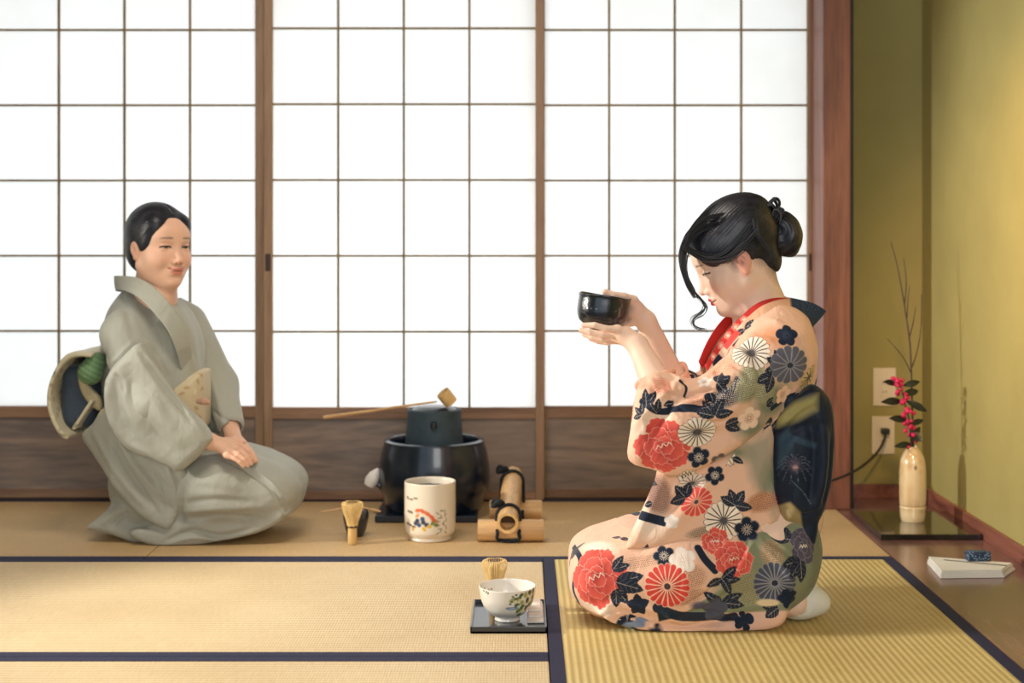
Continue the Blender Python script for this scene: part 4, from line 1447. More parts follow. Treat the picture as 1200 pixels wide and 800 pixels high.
def ribbon(top, bot, thick, n=10):
    """solid cloth band between two edge lines"""
    T = smooth_path(top, n); B = smooth_path(bot, n)
    m = len(T); W_ = 7; V = []; 
    for i in range(m):
        d = B[i] - T[i]
        t = T[min(i + 1, m - 1)] - T[max(i - 1, 0)]
        nn = np.cross(d, t); nn /= np.linalg.norm(nn) + 1e-9
        for j in range(W_):
            q = T[i] + d * j / (W_ - 1)
            bulge = thick * (0.5 + 0.5 * math.sin(PI * j / (W_ - 1)))
            V.append(q + nn * bulge * 0.5)
        for j in range(W_ - 1, -1, -1):
            q = T[i] + d * j / (W_ - 1)
            bulge = thick * (0.5 + 0.5 * math.sin(PI * j / (W_ - 1)))
            V.append(q - nn * bulge * 0.5)
    V = np.array(V); K = 2 * W_
    i = np.arange(m - 1)[:, None]; j = np.arange(K)[None]
    F = np.stack([i * K + j, i * K + (j + 1) % K, (i + 1) * K + (j + 1) % K, (i + 1) * K + j], -1).reshape(-1, 4)
    for e in (0, m - 1):
        for j in range(W_ - 1):
            F = np.vstack([F, [[e * K + j, e * K + j + 1, e * K + K - 2 - j, e * K + K - 1 - j]]])
    return V, F


def refine(V, F, levels):
    """split every quad in four (positions kept, then relaxed a little)"""
    for _ in range(levels):
        n = len(V)
        e = np.sort(np.vstack([F[:, [0, 1]], F[:, [1, 2]], F[:, [2, 3]], F[:, [3, 0]]]), 1)
        key = e[:, 0].astype(np.int64) * n + e[:, 1]
        u, inv = np.unique(key, return_inverse=True)
        em = 0.5 * (V[u // n] + V[u % n])
        fm = V[F].mean(1)
        nf = len(F); ei = inv.reshape(4, nf) + n; fi = np.arange(nf) + n + len(u)
        V = np.vstack([V, em, fm])
        F = np.vstack([np.stack([F[:, c], ei[c], fi, ei[(c - 1) % 4]], 1) for c in range(4)])
        V = laplace(V, F, 0.3)
    return V, F


def px_poly(pts, d): return [tuple(at(a, b, d)[[0, 2]]) for a, b in pts]


def rounder(P, n=4):
    """smooth closed outline through the points"""
    P = np.array(P, float); m = len(P); out = []
    for i in range(m):
        a, b, c, d = P[i - 1], P[i], P[(i + 1) % m], P[(i + 2) % m]
        for t in np.linspace(0, 1, n, endpoint=False):
            out.append(0.5 * ((2 * b) + (c - a) * t + (2 * a - 5 * b + 4 * c - d) * t * t + (3 * b - a - 3 * c + d) * t ** 3))
    return np.array(out)


def drop_floor(V, z=0.0015):
    V = V.copy(); V[:, 2] = np.where(V[:, 2] < z, z + (V[:, 2] - z) * 0.02, V[:, 2]); return V


def cloth_noise(V, F, amp=0.003, sc=14, stretch=(1, 1, 1)):
    N = normals(V, F)
    return V + N * (vnoise(V * np.array(stretch), sc) * amp + vnoise(V * np.array(stretch) + 3.1, sc * 2.3) * amp * 0.4)[:, None]
# ---------------------------------------------------------------- woman in the flowered kimono (right)
DW = 3.30
wr = empty('person', (at(860, 0, 1)[0] * DW, DW, 0), 'kneeling woman in a peach kimono with large flowers, raising a black bowl in both hands', 'person')
tl = math.radians(28)
HR = Head(at(860, 301, DW), (-math.cos(tl), -0.02, -math.sin(tl)), (-math.sin(tl), 0, math.cos(tl)), 0.985)
S = Sculpt()
HR.sculpt(S, closed=0.55)
A = lambda x, y, d=DW: at(x, y, d)
# neck and trunk
S.cone(HR.w(-.030, 0, -.045), A(893, 366), .047, .050, .03, flat=None)
S.cone(HR.w(.000, 0, -.080), A(886, 372), .030, .038, .015)
S.cone(A(893, 366), A(900, 400), .052, .075, .04)
S.ell(A(897, 430), (.10, .155, .11), k=.04)
S.ell(A(898, 520), (.095, .125, .13), k=.05)
S.ell(A(905, 600), (.115, .155, .11), k=.05)
for g, d in ((1, 3.20), (-1, 3.40)):
    S.cone(A(900, 396), A(903, 412, d), .045, .042, .03)
# arms: near (left) and far (right)
E1, W1 = A(793, 496, 3.125), A(747, 404, 3.215)
S.chain([A(903, 414, 3.20), A(860, 455, 3.165), E1], [.042, .040, .038], .02)
S.chain([E1, E1 + (W1 - E1) * .4, W1], [.041, .038, .0235], .012)
E2, W2 = A(806, 490, 3.40), A(757, 376, 3.335)
S.chain([A(903, 414, 3.40), E2], [.042, .038], .02)
S.chain([E2, E2 + (W2 - E2) * .4, W2], [.041, .037, .0240], .012)
# legs folded under
for d in (3.20, 3.42):
    S.chain([A(905, 630, d), A(705, 668, d)], [.075, .055], .03)
    S.chain([A(705, 690, d), A(930, 704, d)], [.045, .035], .03)
# near hand: palm up under the bowl, fingers pointing left
BCx = A(704, 367, 3.285)
pn = A(733, 393, 3.225)
fin = [[A(724, 386, 3.212), A(710, 385, 3.205), A(697, 381, 3.205), A(684, 381, 3.215)],
       [A(722, 391, 3.226), A(706, 392, 3.222), A(692, 389, 3.225), A(681, 387, 3.235)],
       [A(720, 395, 3.242), A(706, 397, 3.240), A(694, 395, 3.245), A(685, 392, 3.255)],
       [A(722, 398, 3.258), A(711, 401, 3.260), A(701, 400, 3.265), A(692, 397, 3.27)]]
thm = [A(730, 396, 3.262), A(724, 396, 3.285), A(717, 393, 3.300)]
hand(S, W1, pn, fin, thm, rw=.0205, k=.008, rk=.015)
# far hand: wraps the right side of the bowl, thumb up over the rim
pf = A(744, 362, 3.325)
fin2 = [[A(738, 355, 3.345), A(727, 356, 3.358), A(713, 359, 3.362), A(702, 361, 3.358)],
        [A(739, 363, 3.345), A(728, 366, 3.360), A(714, 368, 3.362), A(702, 369, 3.358)],
        [A(740, 370, 3.340), A(729, 375, 3.352), A(716, 377, 3.355), A(706, 377, 3.352)],
        [A(742, 377, 3.330), A(731, 382, 3.338), A(721, 384, 3.342), A(712, 384, 3.342)]]
thm2 = [A(742, 352, 3.305), A(731, 348, 3.290), A(719, 346, 3.283), A(709, 342, 3.282)]
hand(S, W2, pf, fin2, thm2, rw=.0210, k=.008, rk=.0155)
V, F = S.mesh(h=0.0021, smooth=1)
V = drop_floor(V)
SK = (238, 206, 186)
C = np.tile(srgb(SK), (len(V), 1))
C = HR.colours(V, C, SK, lip=(196, 44, 48), blush=0.7, closed=0.5, brow=(74, 62, 60))
# warmer finger tips, soft mottling
for t in [f_[-1] for f_ in fin + fin2] + [thm[-1], thm2[-1]]:
    al = (0.5 * np.exp(-(np.linalg.norm(V - t, axis=1) / .010) ** 2))[:, None]; C = C * (1 - al) + srgb((226, 150, 128)) * al
# nape hairline
L = HR.loc(V)
nz_ = vnoise(V, 220) * .5
al = (np.clip(1.25 - np.hypot((L[:, 0] + .088) / .040, (L[:, 2] + .060) / .056) + nz_ * .3, 0, 1) * 0.95)[:, None]
C = C * (1 - al) + srgb((34, 36, 46)) * al
al = (np.clip(1.1 - np.hypot((L[:, 0] + .050) / .030, (L[:, 2] + .020) / .034) + nz_ * .4, 0, 1) * 0.7)[:, None]
C = C * (1 - al) + srgb((60, 54, 58)) * al
al = (np.clip(1.0 - np.hypot((L[:, 0] - .018) / .016, (L[:, 2] + .004) / .030) + nz_ * .5, 0, 1) * 0.75 * (np.abs(L[:, 1]) > .04))[:, None]
C = C * (1 - al) + srgb((62, 54, 56)) * al
C *= (1 + 0.05 * vnoise(V, 60))[:, None]
bodyR = sculpt_obj('body', V, F, M['skin'], wr, C)


# ---- hair
def hair_cols(V, dirs=None, base=(14, 20, 32), hi=(44, 46, 56), sc=240, flow=(1, 1, 1)):
    n = vnoise(V * np.array(flow), sc) + vnoise(V * np.array(flow) + 9, sc * .35)
    t = np.clip(n * 0.9 + 0.25, 0, 1)[:, None]
    return srgb(base) * (1 - t) + srgb(hi) * t


def strands(V, F, H, axis, amp=0.0012, freq=900, wob=0.02):
    """comb grooves running along the flow: phase taken from the angle around an axis"""
    L = H.loc(V); N = normals(V, F)
    ph = axis(L)
    g = np.sin(ph * freq + 3 * vnoise(V, 30)) * 0.6 + np.sin(ph * freq * 2.3 + 5) * 0.4
    return V + N * (g * amp)[:, None], g


S = Sculpt()
h = HR
e = lambda c, r, k=.012, sub=False, rot=0.0: S.ell(h.w(*c), np.array(r) * h.k, h.rot(rot), k, sub)
e((-.022, 0, .040), (.101, .0835, .092))                 # cap
e((-.052, 0, .070), (.078, .072, .058), .03)             # lifted crown
e((-.085, 0, .030), (.040, .060, .055), .02)
e((-.066, 0, -.030), (.036, .052, .050), .02)
e((.032, 0, .066), (.056, .070, .044), .02)              # front sweep
e((.030, .052, .040), (.050, .026, .042), .02)
e((.030, -.052, .040), (.050, .026, .042), .02)
e((.060, .030, .030), (.028, .036, .030), .012, rot=.3)
# carve the face and the neck free
S.ell(h.w(.086, 0, -.050), (.075, .090, .070), h.rot(0.0), .006, True)
S.ell(h.w(.030, -.072, -.050), (.046, .04, .058), h.rot(.25), .006, True)
S.ell(h.w(.030, .072, -.050), (.046, .04, .058), h.rot(.25), .006, True)
S.ell(h.w(-.004, -.085, -.018), (.021, .022, .031), h.rot(-.2), .004, True)
S.ell(h.w(-.004, .085, -.018), (.021, .022, .031), h.rot(-.2), .004, True)
S.ell(h.w(.000, 0, -.105), (.075, .10, .058), h.rot(.55), .006, True)
V, F = S.mesh(h=0.0026, smooth=2)
V, g = strands(V, F, h, lambda L: np.arctan2(L[:, 2] - .02 + .35 * L[:, 0], np.abs(L[:, 1]) + .05) / 6, .0007, 700)
C = hair_cols(V, sc=160) * (1 + 0.35 * g)[:, None]
hr = sculpt_obj('hair', V, F, M['hair'], wr, C)

S = Sculpt()
bc_ = A(925, 277)
S.ell(bc_, (.0300, .040, .0490), k=.01)
S.ell(A(917, 262), (.026, .036, .030), k=.012)
S.ell(A(906, 284), (.030, .034, .034), k=.015)
V, F = S.mesh(h=0.0026, smooth=2)
N = normals(V, F)
d = V - A(908, 270)
ph = np.arctan2(d[:, 2], d[:, 0]) * 1.0 + np.abs(d[:, 1]) * 16
g = np.sin(np.linalg.norm(d[:, [0, 2]], axis=1) * 520 + 2 * vnoise(V, 40)) * .6 + np.sin(np.linalg.norm(d[:, [0, 2]], axis=1) * 1130) * .4
V = V + N * (g * .0009)[:, None]
C = hair_cols(V, sc=160) * (1 + 0.3 * g)[:, None]
sculpt_obj('hair_bun', V, F, M['hair'], wr, C)
M['strand'] = plain('hair_strand', (24, 24, 32), rough=0.38, var=0.2, scale=90)
# loops of hair on top of the bun
mb = MB()
for k, (pts, dd) in enumerate([([(903, 262), (899, 248), (902, 237), (908, 234), (912, 243), (911, 258)], -.028), ([(898, 262), (896, 246), (903, 240), (909, 247), (907, 262)], -.034),
                               ([(905, 260), (908, 245), (915, 250), (914, 262)], -.036), ([(896, 268), (893, 252), (899, 243), (906, 246), (910, 258)], -.02),
                               ([(901, 258), (904, 236), (910, 233), (913, 240), (908, 250)], .0), ([(908, 262), (913, 252), (917, 247), (914, 244), (909, 250)], -.03)]):
    for j in range(5):
        o_ = np.array([random.uniform(-.003, .003), random.uniform(-.006, .006), random.uniform(-.003, .003)])
        pp = smooth_path([A(x, y, DW + dd) + o_ for x, y in pts], 7)
        mb.tube(pp, list(.0019 * np.sin(np.linspace(.35, PI - .35, len(pp))) + .0003), n=6)
mb.build('hair_loops', M['strand'], wr, smooth=True)
# swept fringe and the loose curled lock beside the face
mb = MB()
lr = random.Random(5)
LK = [([(846, 262), (822, 268), (806, 282), (800, 300), (803, 322), (812, 340)], -.062, 26, .0015),
      ([(842, 258), (814, 268), (802, 286), (799, 305), (806, 330), (815, 347)], -.050, 20, .0014),
      ([(806, 290), (803, 312), (808, 334), (819, 348), (827, 358), (824, 367), (814, 373), (812, 380), (819, 385), (829, 387)], -.058, 8, .0011),
      ([(804, 296), (804, 318), (811, 338), (823, 352), (826, 361), (817, 370), (812, 377), (817, 384), (826, 386)], -.048, 6, .0010),
      ([(880, 262), (858, 288), (845, 298), (830, 302), (812, 296), (802, 290)], -.080, 24, .0016),
      ([(886, 270), (868, 292), (850, 304), (828, 305), (810, 296)], -.084, 18, .0014),
      ([(850, 252), (826, 258), (812, 270), (806, 284)], -.066, 22, .0016),
      ([(885, 276), (872, 288), (862, 296), (852, 306)], -.086, 12, .0013),
      ([(884, 258), (888, 275), (898, 290), (908, 300)], -.082, 10, .0012),
            ([(868, 236), (846, 240), (824, 254), (808, 274), (800, 296)], -.030, 16, .0014)]
for pts, dd, n_, r_ in LK:
    for j in range(n_):
        ox, oy, od = lr.uniform(-1, 1), lr.uniform(-1, 1), lr.uniform(-.008, .008)
        sp_ = 4.0 if r_ > .001 else 1.3
        P_ = [A(x + ox * sp_ * (1 - .35 * i / len(pts)), y + oy * sp_ * .8, DW + dd + od) for i, (x, y) in enumerate(pts)]
        pp = smooth_path(P_, 6)
        mb.tube(pp, list(r_ * lr.uniform(.6, 1) * (.35 + .65 * np.sin(np.linspace(.5, PI - .15, len(pp))))), n=5)
mb.build('fringe', M['strand'], wr, smooth=True)

# ---- flowered robe: trunk with the near sleeve gathered over the raised arm
DN = 3.10
S = Sculpt()
torso = rounder(px_poly([(872, 380), (850, 404), (834, 432), (838, 480), (848, 560), (862, 618), (935, 616), (948, 560), (950, 480), (955, 432), (948, 392), (930, 368), (905, 360)], 3.27))
S.slab(torso, 3.30, .150, .10, k=.03)
S.cone(A(905, 388), A(912, 412, 3.185), .070, .072, .05)
S.cone(A(905, 388), A(905, 410, 3.425), .070, .068, .05)
S.chain([A(912, 412, 3.185), A(870, 452, 3.15), A(805, 490, 3.125)], [.074, .066, .060], .03)          # cloth over the upper arm
S.chain([A(800, 490, 3.13), A(782, 464, 3.148)], [.058, .050], .03)
slv = rounder(px_poly([(772, 437), (754, 446), (745, 470), (739, 510), (738, 541), (765, 551), (800, 559), (850, 536), (890, 512), (925, 480), (920, 440), (870, 430), (815, 452)], DN), 3)
S.slab(slv, lambda x, z: 3.125 + 0.10 * np.clip((x - A(850, 0, DN)[0]) / .2, 0, 1) ** 1.5, .036, .030, k=.025)
# far sleeve seen beyond the arms
S.chain([A(900, 412, 3.425), A(850, 450, 3.43), A(816, 468, 3.40)], [.068, .058, .050], .03)
S.chain([A(816, 468, 3.40), A(799, 452, 3.38)], [.046, .042], .02)
fs = rounder(px_poly([(800, 450), (790, 500), (785, 560), (800, 610), (850, 610), (870, 540), (860, 460)], 3.42), 3)
S.slab(fs, 3.43, .030, .028, k=.02)
# hollow where the forearms come out
S.chain([A(784, 470, 3.145), A(768, 440, 3.172), A(745, 398, 3.20)], [.034, .0415, .046], .004, sub=True)
S.chain([A(800, 462, 3.395), A(783, 424, 3.365), A(765, 390, 3.345)], [.026, .033, .036], .004, sub=True)
V, F = S.mesh(h=0.0048, smooth=2)
bv = bvh_of(V, F)
FO = [([(742, 500), (770, 470), (790, 452), (800, 444)], .008, .007), ([(752, 520), (785, 478), (806, 462)], .009, -.007), ([(768, 447), (790, 460), (815, 462), (838, 450)], .007, -.008),
      ([(760, 444), (776, 456), (800, 458)], .006, .006), ([(800, 478), (830, 470), (850, 452), (872, 440)], .010, -.008), ([(815, 492), (850, 484), (880, 462)], .012, .007),
      ([(808, 458), (832, 440), (850, 425)], .008, -.006), ([(790, 500), (830, 510), (880, 500)], .014, -.006), ([(870, 400), (885, 420), (890, 450), (880, 480)], .012, -.006),
      ([(900, 372), (920, 385), (945, 400)], .010, .005), ([(880, 388), (905, 392), (935, 405)], .010, -.006), ([(930, 410), (935, 440), (925, 470)], .012, .006),
      ([(756, 548), (762, 510), (775, 480)], .012, -.004), ([(850, 410), (868, 412), (880, 425)], .008, .005), ([(836, 432), (850, 440), (858, 455)], .007, -.006),
      ([(776, 440), (783, 452), (786, 470), (780, 495)], .006, -.008), ([(762, 452), (772, 472), (768, 500)], .005, -.005), ([(806, 462), (824, 456), (846, 456)], .004, -.006), ([(812, 470), (836, 466), (862, 470)], .004, .005), ([(790, 470), (806, 486), (830, 494), (860, 492)], .005, -.006), ([(784, 478), (800, 494), (826, 502)], .005, .005), ([(855, 425), (872, 436), (882, 454)], .005, -.005), ([(862, 418), (880, 430), (890, 450)], .005, .004), ([(745, 470), (756, 500), (758, 530)], .007, .004), ([(786, 438), (797, 450), (800, 470)], .005, .006)]
V = fold(V, F, FO, bv)
V = cloth_noise(V, F, .004, 16)
V, F = refine(V, F, 1)
UP = refine(V, F, 1)

# rolled openings of both sleeves around the forearms
def cuff(ctr, d1, r, sq, tube, name):
    d = d1 / np.linalg.norm(d1); u = np.cross(d, [0, 1.0, 0]); u /= np.linalg.norm(u); w = np.cross(d, u)
    pts = [ctr + (u * math.cos(t) + w * math.sin(t) * sq) * r * (1 + .05 * math.sin(3 * t + 1)) + d * .006 * math.sin(2 * t + .6) for t in np.linspace(0, 2 * PI, 49)]
    mb = MB().tube(pts, [tube * (1 + .25 * math.sin(4 * t)) for t in np.linspace(0, 2 * PI, 49)], n=10, cap=False)
    return mb.build(name, M['cuff'], wr, smooth=True)


M['cuff'] = plain('peach_cuff', (232, 176, 150), rough=.75, var=.12, scale=60, bump=.3, bscale=200)
cuff(A(770, 446, 3.168), W1 - E1, .0430, .95, .0062, 'sleeve_opening')
cuff(A(788, 438, 3.368), W2 - E2, .0360, .95, .0060, 'sleeve_opening')

# ---- lower sleeve drape hanging over the lap
S = Sculpt()
dr = rounder(px_poly([(778, 540), (768, 566), (752, 602), (735, 640), (737, 646), (775, 643), (830, 637), (880, 624), (915, 612), (911, 580), (908, 540), (906, 497), (870, 500), (820, 530)], 3.13), 3)
S.slab(dr, lambda x, z: 3.155 + 0.0 * x, .022, .018, k=.01)
V, F = S.mesh(h=0.0042, smooth=2)
V = fold(V, F, [([(880, 505), (840, 550), (800, 600), (770, 635)], .016, .008), ([(860, 520), (815, 565), (775, 615)], .014, -.007), ([(900, 520), (880, 570), (850, 625)], .018, .006),
                ([(905, 560), (895, 590), (880, 618)], .012, -.005), ([(790, 556), (770, 600), (752, 635)], .010, -.004)])
V = cloth_noise(V, F, .004, 13)
V, F = refine(V, F, 2)
DR = (V, F)

# ---- skirt folded over the kneeling legs
S = Sculpt()
DS = 3.175
sk = rounder(px_poly([(669, 676), (673, 656), (690, 643), (720, 632), (752, 622), (800, 612), (860, 596), (920, 590), (952, 600), (957, 640), (953, 676), (944, 700), (930, 716), (918, 728), (860, 733), (790, 735), (735, 732), (705, 724), (682, 712), (670, 696)], DS), 3)
S.slab(sk, 3.295, .165, .075, k=.03)
S.chain([A(905, 655, 3.20), A(800, 672, 3.18), A(712, 680, 3.185)], [.085, .080, .062], .04)
S.chain([A(905, 655, 3.40), A(800, 672, 3.40), A(712, 684, 3.40)], [.085, .080, .062], .04)
S.ell(A(910, 640), (.095, .18, .125), k=.04)
und = rounder(px_poly([(700, 712), (735, 738), (790, 746), (860, 744), (915, 737), (926, 712), (915, 700), (800, 700)], 3.12), 3)
S.slab(und, 3.20, .085, .02, k=.012)
V, F = S.mesh(h=0.0048, smooth=2)
V = drop_floor(V, .0025)
V = fold(V, F, [([(700, 730), (740, 722), (770, 732), (830, 730), (915, 712)], .008, -.009), ([(742, 640), (700, 662), (690, 690)], .02, .004), ([(700, 728), (720, 706), (770, 716), (800, 722)], .007, .006),
                ([(880, 624), (862, 660), (836, 690), (800, 712)], .005, -.007), ([(885, 628), (868, 664), (842, 694), (808, 716)], .007, .006), ([(900, 620), (930, 640), (948, 672)], .014, -.006),
                ([(880, 630), (915, 655), (930, 690)], .014, .005), ([(810, 640), (770, 660), (720, 668)], .02, -.003), ([(778, 716), (800, 730), (860, 738)], .006, .006), ([(870, 716), (840, 728), (780, 738)], .006, -.006),
                ([(735, 712), (760, 726), (770, 742)], .006, .005), ([(690, 700), (712, 716), (740, 734)], .008, -.006), ([(895, 612), (875, 616), (860, 622)], .006, -.006), ([(705, 722), (722, 716), (745, 718), (768, 726)], .004, -.006), ([(790, 722), (820, 716), (850, 720)], .004, -.005), ([(800, 732), (835, 727), (870, 731)], .004, .005), ([(690, 650), (712, 642), (735, 640)], .005, -.004), ([(898, 632), (922, 648), (940, 668)], .005, -.005), ([(892, 640), (914, 660), (930, 684)], .005, .004)])
V = cloth_noise(V, F, .005, 12)
V, F = refine(V, F, 2)
V = drop_floor(V, .0025)
SKT = (V, F)

# ---- dye the pattern across the three pieces
allV = np.vstack([UP[0], DR[0], SKT[0]]); n1, n2 = len(UP[0]), len(DR[0])
allF = np.vstack([UP[1], DR[1] + n1, SKT[1] + n1 + n2])
allN = np.vstack([normals(*UP), normals(*DR), normals(*SKT)])
PEACH, SAGE, CREAM, NAVY, RED, WHITE, GREY = (236, 192, 166), (128, 134, 112), (242, 220, 202), (22, 36, 58), (214, 80, 72), (244, 230, 214), (96, 96, 110)
P = Paint(allV, allN, PEACH, bvh_of(allV, allF))
EXTRA = True
dk = (60, 62, 70)
# dyed grounds
for q, rx, ry, col, so in (((770, 500), .07, .07, CREAM, .6), ((760, 610), .06, .05, CREAM, .6), ((700, 640), .07, .03, WHITE, .6), ((905, 470), .07, .06, SAGE, .6), ((880, 500), .06, .04, SAGE, .7),
                           ((930, 430), .05, .06, (176, 160, 124), .7), ((905, 560), .04, .06, SAGE, .8), ((865, 530), .05, .03, SAGE, .9), ((900, 650), .10, .05, SAGE, .5), ((920, 680), .09, .07, SAGE, .5),
                           ((870, 690), .09, .05, (160, 158, 122), .6), ((700, 712), .05, .03, WHITE, .7), ((850, 470), .05, .03, (232, 188, 160), .6), ((905, 395), .07, .04, (226, 160, 120), .7),
                           ((770, 690), .05, .04, (238, 196, 170), .6), ((870, 728), .08, .03, (226, 186, 170), .6)):
    P.patch(q, rx, ry, 0, col, so)
P.poly([(876, 628), (912, 616), (957, 606), (958, 700), (925, 715), (855, 718), (800, 720), (820, 706), (845, 690), (868, 655)], (134, 140, 112), 2.5)
P.poly([(905, 505), (910, 612), (880, 560), (872, 520)], (134, 140, 120), 14, .75)
mm = np.arange(len(allV))
P.put(mm, np.clip((allV[:, 0] - A(925, 0)[0]) / .03, 0, 1) * np.clip((.27 - allV[:, 2]) / .03, 0, 1) * (mm >= n1 + n2), (120, 126, 106))
# tie-dye dotted clouds
for q, rx, ry, col, dc in (((872, 456), .050, .034, (118, 122, 96), (204, 190, 156)), ((846, 430), .040, .032, (228, 156, 124), (252, 216, 190)), ((848, 466), .036, .026, (50, 58, 74), (216, 196, 176)), ((884, 442), .036, .042, (124, 126, 98), (208, 196, 160)),
                           ((898, 462), .03, .03, (122, 126, 100), (206, 194, 158)), ((771, 580), .034, .052, (186, 144, 126), (112, 100, 104)), ((762, 560), .02, .03, (140, 126, 116), (226, 196, 176)), ((892, 588), .042, .026, (214, 150, 116), (110, 104, 84)),
                           ((832, 622), .060, .016, (186, 154, 132), (94, 96, 84)), ((800, 700), .06, .024, (222, 170, 144), (100, 96, 84)), ((868, 676), .036, .046, (160, 152, 118), (96, 102, 80)), ((905, 648), .03, .036, (190, 160, 130), (102, 104, 82)),
                           ((752, 658), .07, .016, (232, 190, 164), (176, 126, 106)), ((752, 448), .024, .018, (238, 186, 160), (196, 124, 104)), ((775, 452), .026, .022, (230, 150, 124), (250, 210, 186)), ((812, 676), .035, .03, (230, 176, 150), (124, 112, 98)),
                           ((820, 470), .03, .016, (222, 150, 122), (250, 212, 190)), ((880, 700), .05, .02, (166, 160, 124), (96, 104, 82))):
    P.patch(q, rx, ry, 0.2, col, .35, 1.0, dots=dc)
# dark bands
P.band([(742, 600), (756, 605), (778, 611)], .022, NAVY)
P.band([(818, 642), (826, 655), (838, 668)], .018, NAVY)
P.band([(752, 470), (772, 482), (800, 478), (826, 480)], .014, NAVY, w1=.022)
P.band([(828, 478), (846, 470), (858, 455), (864, 444)], .020, NAVY, w1=.012, dots=(196, 180, 166))
P.band([(905, 478), (918, 468), (930, 462)], .014, NAVY)
P.band([(856, 368), (874, 366), (890, 370)], .010, NAVY)
P.band([(672, 640), (680, 655), (676, 672)], .014, NAVY)
P.band([(672, 678), (672, 692), (678, 706)], .012, (30, 56, 66))
P.band([(770, 712), (800, 722), (860, 722)], .022, (40, 44, 58))
# far and hidden sides get a loose scatter of the same motifs
r2 = random.Random(11)
idx = [i for i in r2.sample(range(len(allV)), 400)]
placed = []
for i in idx:
    c = allV[i]; n = allN[i]
    if n @ (c - EYE) < -0.15 * np.linalg.norm(c - EYE): continue
    if any(np.linalg.norm(c - q) < .075 for q in placed): continue
    placed.append(c)
    k = r2.randint(0, 4); R_ = r2.uniform(.026, .04)
    if k == 0: P.daisy((c, n), R_, col=WHITE)
    elif k == 1: P.peony((c, n), R_ * 1.4, seed=i)
    elif k == 2: P.plum((c, n), R_ * .9, NAVY)
    elif k == 3: P.daisy((c, n), R_, col=RED, line=(250, 190, 170))
    else: P.leaves((c, n), R_, (20, 90, 160, 230))
# --- upper robe
P.leaves((757, 478), .036, (70, 100)); P.leaves((752, 486), .026, (100, 150, 200)); P.leaves((770, 484), .03, (80, 120))
P.peony((778, 522), .068, seed=4, ang=.3)
P.plum((862, 451), .0, NAVY) if False else None
P.leaves((838, 487), .036, (10, 60, 130, 170), W=.018)
P.leaves((850, 498), .034, (-20, 20), W=.018)
P.daisy((817, 506), .046, 20, WHITE, sy=.80, ang=.1)
P.plum((819, 536), .027, NAVY, ang=.3)
P.plum((842, 538), .022, (106, 88, 92), ang=.1)
P.leaf((858, 536), .03, .014, math.radians(-20))
P.plum((878, 490), .030, (246, 214, 190), line=(150, 110, 90), ang=.2)
P.daisy((880, 414), .046, 20, WHITE, ang=.2)
P.leaves((920, 432), .040, (150, 185, 120), W=.022)
P.leaves((905, 440), .034, (200, 250), W=.020)
P.daisy((926, 428), .048, 13, GREY, line=(150, 146, 150), core=(50, 56, 70), sy=.95)
P.plum((922, 393), .026, NAVY, line=(60, 70, 90))
P.plum((917, 462), .024, (246, 206, 180), line=(190, 140, 120))
P.daisy((948, 442), .030, 12, (226, 196, 140), sy=1.1)
P.leaves((840, 448), .028, (30, 80, -40), W=.02)
P.leaves((832, 460), .020, (250, 290), W=.016)
P.plum((826, 448), .018, (248, 236, 226), line=(200, 160, 140))
P.leaves((872, 385), .024, (20, 50, 230), W=.012)
P.leaf((790, 470), .026, .012, math.radians(210)); P.band([(797, 446), (804, 454), (802, 464)], .008, NAVY)
P.leaves((815, 440), .020, (60, 160, 300), W=.012)
P.leaves((898, 474), .02, (0, 45), W=.012)
# --- drape
P.daisy((811, 566), .036, 14, (232, 214, 200), line=(120, 96, 90), ang=.3, sy=.6)
P.plum((838, 557), .024, NAVY, ang=.6)
P.daisy((816, 588), .040, 15, (222, 84, 76), line=(246, 180, 160), ang=.5, sy=.85)
P.leaves((803, 583), .030, (75, 130, 200), W=.019)
P.plum((787, 611), .018, (240, 232, 224), line=(220, 200, 190))
P.leaf((764, 589), .022, .015, math.radians(200))
P.daisy((848, 610), .046, 17, WHITE, ang=.1)
P.leaves((862, 592), .032, (60, 110, -10, 150), W=.018)
P.peony((838, 634), .034, seed=9)
P.plum((875, 620), .031, NAVY, ang=.1)
P.plum((898, 618), .012, CREAM, stamens=False); P.leaf((918, 616), .03, .02, math.radians(170), col=(196, 170, 130), veins=False)
# --- skirt
P.peony((698, 676), .072, seed=21, ang=.5, sy=1.05)
P.leaves((718, 668), .034, (20, 55), W=.016); P.leaves((722, 682), .052, (15, -15), W=.026); P.leaves((722, 690), .034, (-50, -90), W=.02)
P.leaves((748, 709), .022, (20, 100, 170, 240, 300), W=.017, veins=False)
P.leaves((727, 630), .024, (20, 200), W=.010)
P.plum((778, 651), .026, NAVY, ang=.4)
P.plum((800, 656), .032, (244, 232, 222), line=(214, 190, 176), ang=.2)
P.daisy((782, 687), .052, 19, (216, 72, 66), line=(250, 196, 170), core=(66, 56, 56), ang=.1, shade=(140, 46, 56))
P.peony((860, 655), .046, seed=31, ang=.2)
P.leaves((846, 678), .034, (0, 40, 200, 300), W=.017)
P.daisy((908, 683), .050, 20, (76, 80, 100), line=(150, 152, 160), core=(40, 48, 66), ang=.05)
P.peony((942, 640), .036, col=(92, 84, 100), dark=(56, 56, 76), line=(140, 136, 146), seed=5, sy=1.4)
P.leaves((926, 632), .036, (130, 170), W=.02); P.leaves((938, 656), .042, (190, 230, 270), W=.022)
P.plum((923, 700), .024, NAVY, ang=.4, stamens=False); P.leaves((912, 712), .030, (180, 220), W=.018)
P.patch((900, 706), .030, .009, 0, (232, 208, 168), .3)
P.leaves((846, 706), .042, (25, -5, 150), W=.018); P.plum((838, 714), .03, (80, 82, 100), stamens=False); P.patch((822, 710), .03, .014, 0, (86, 84, 106), .5)
P.plum((872, 728), .024, NAVY, n=4, ang=.4, stamens=False)
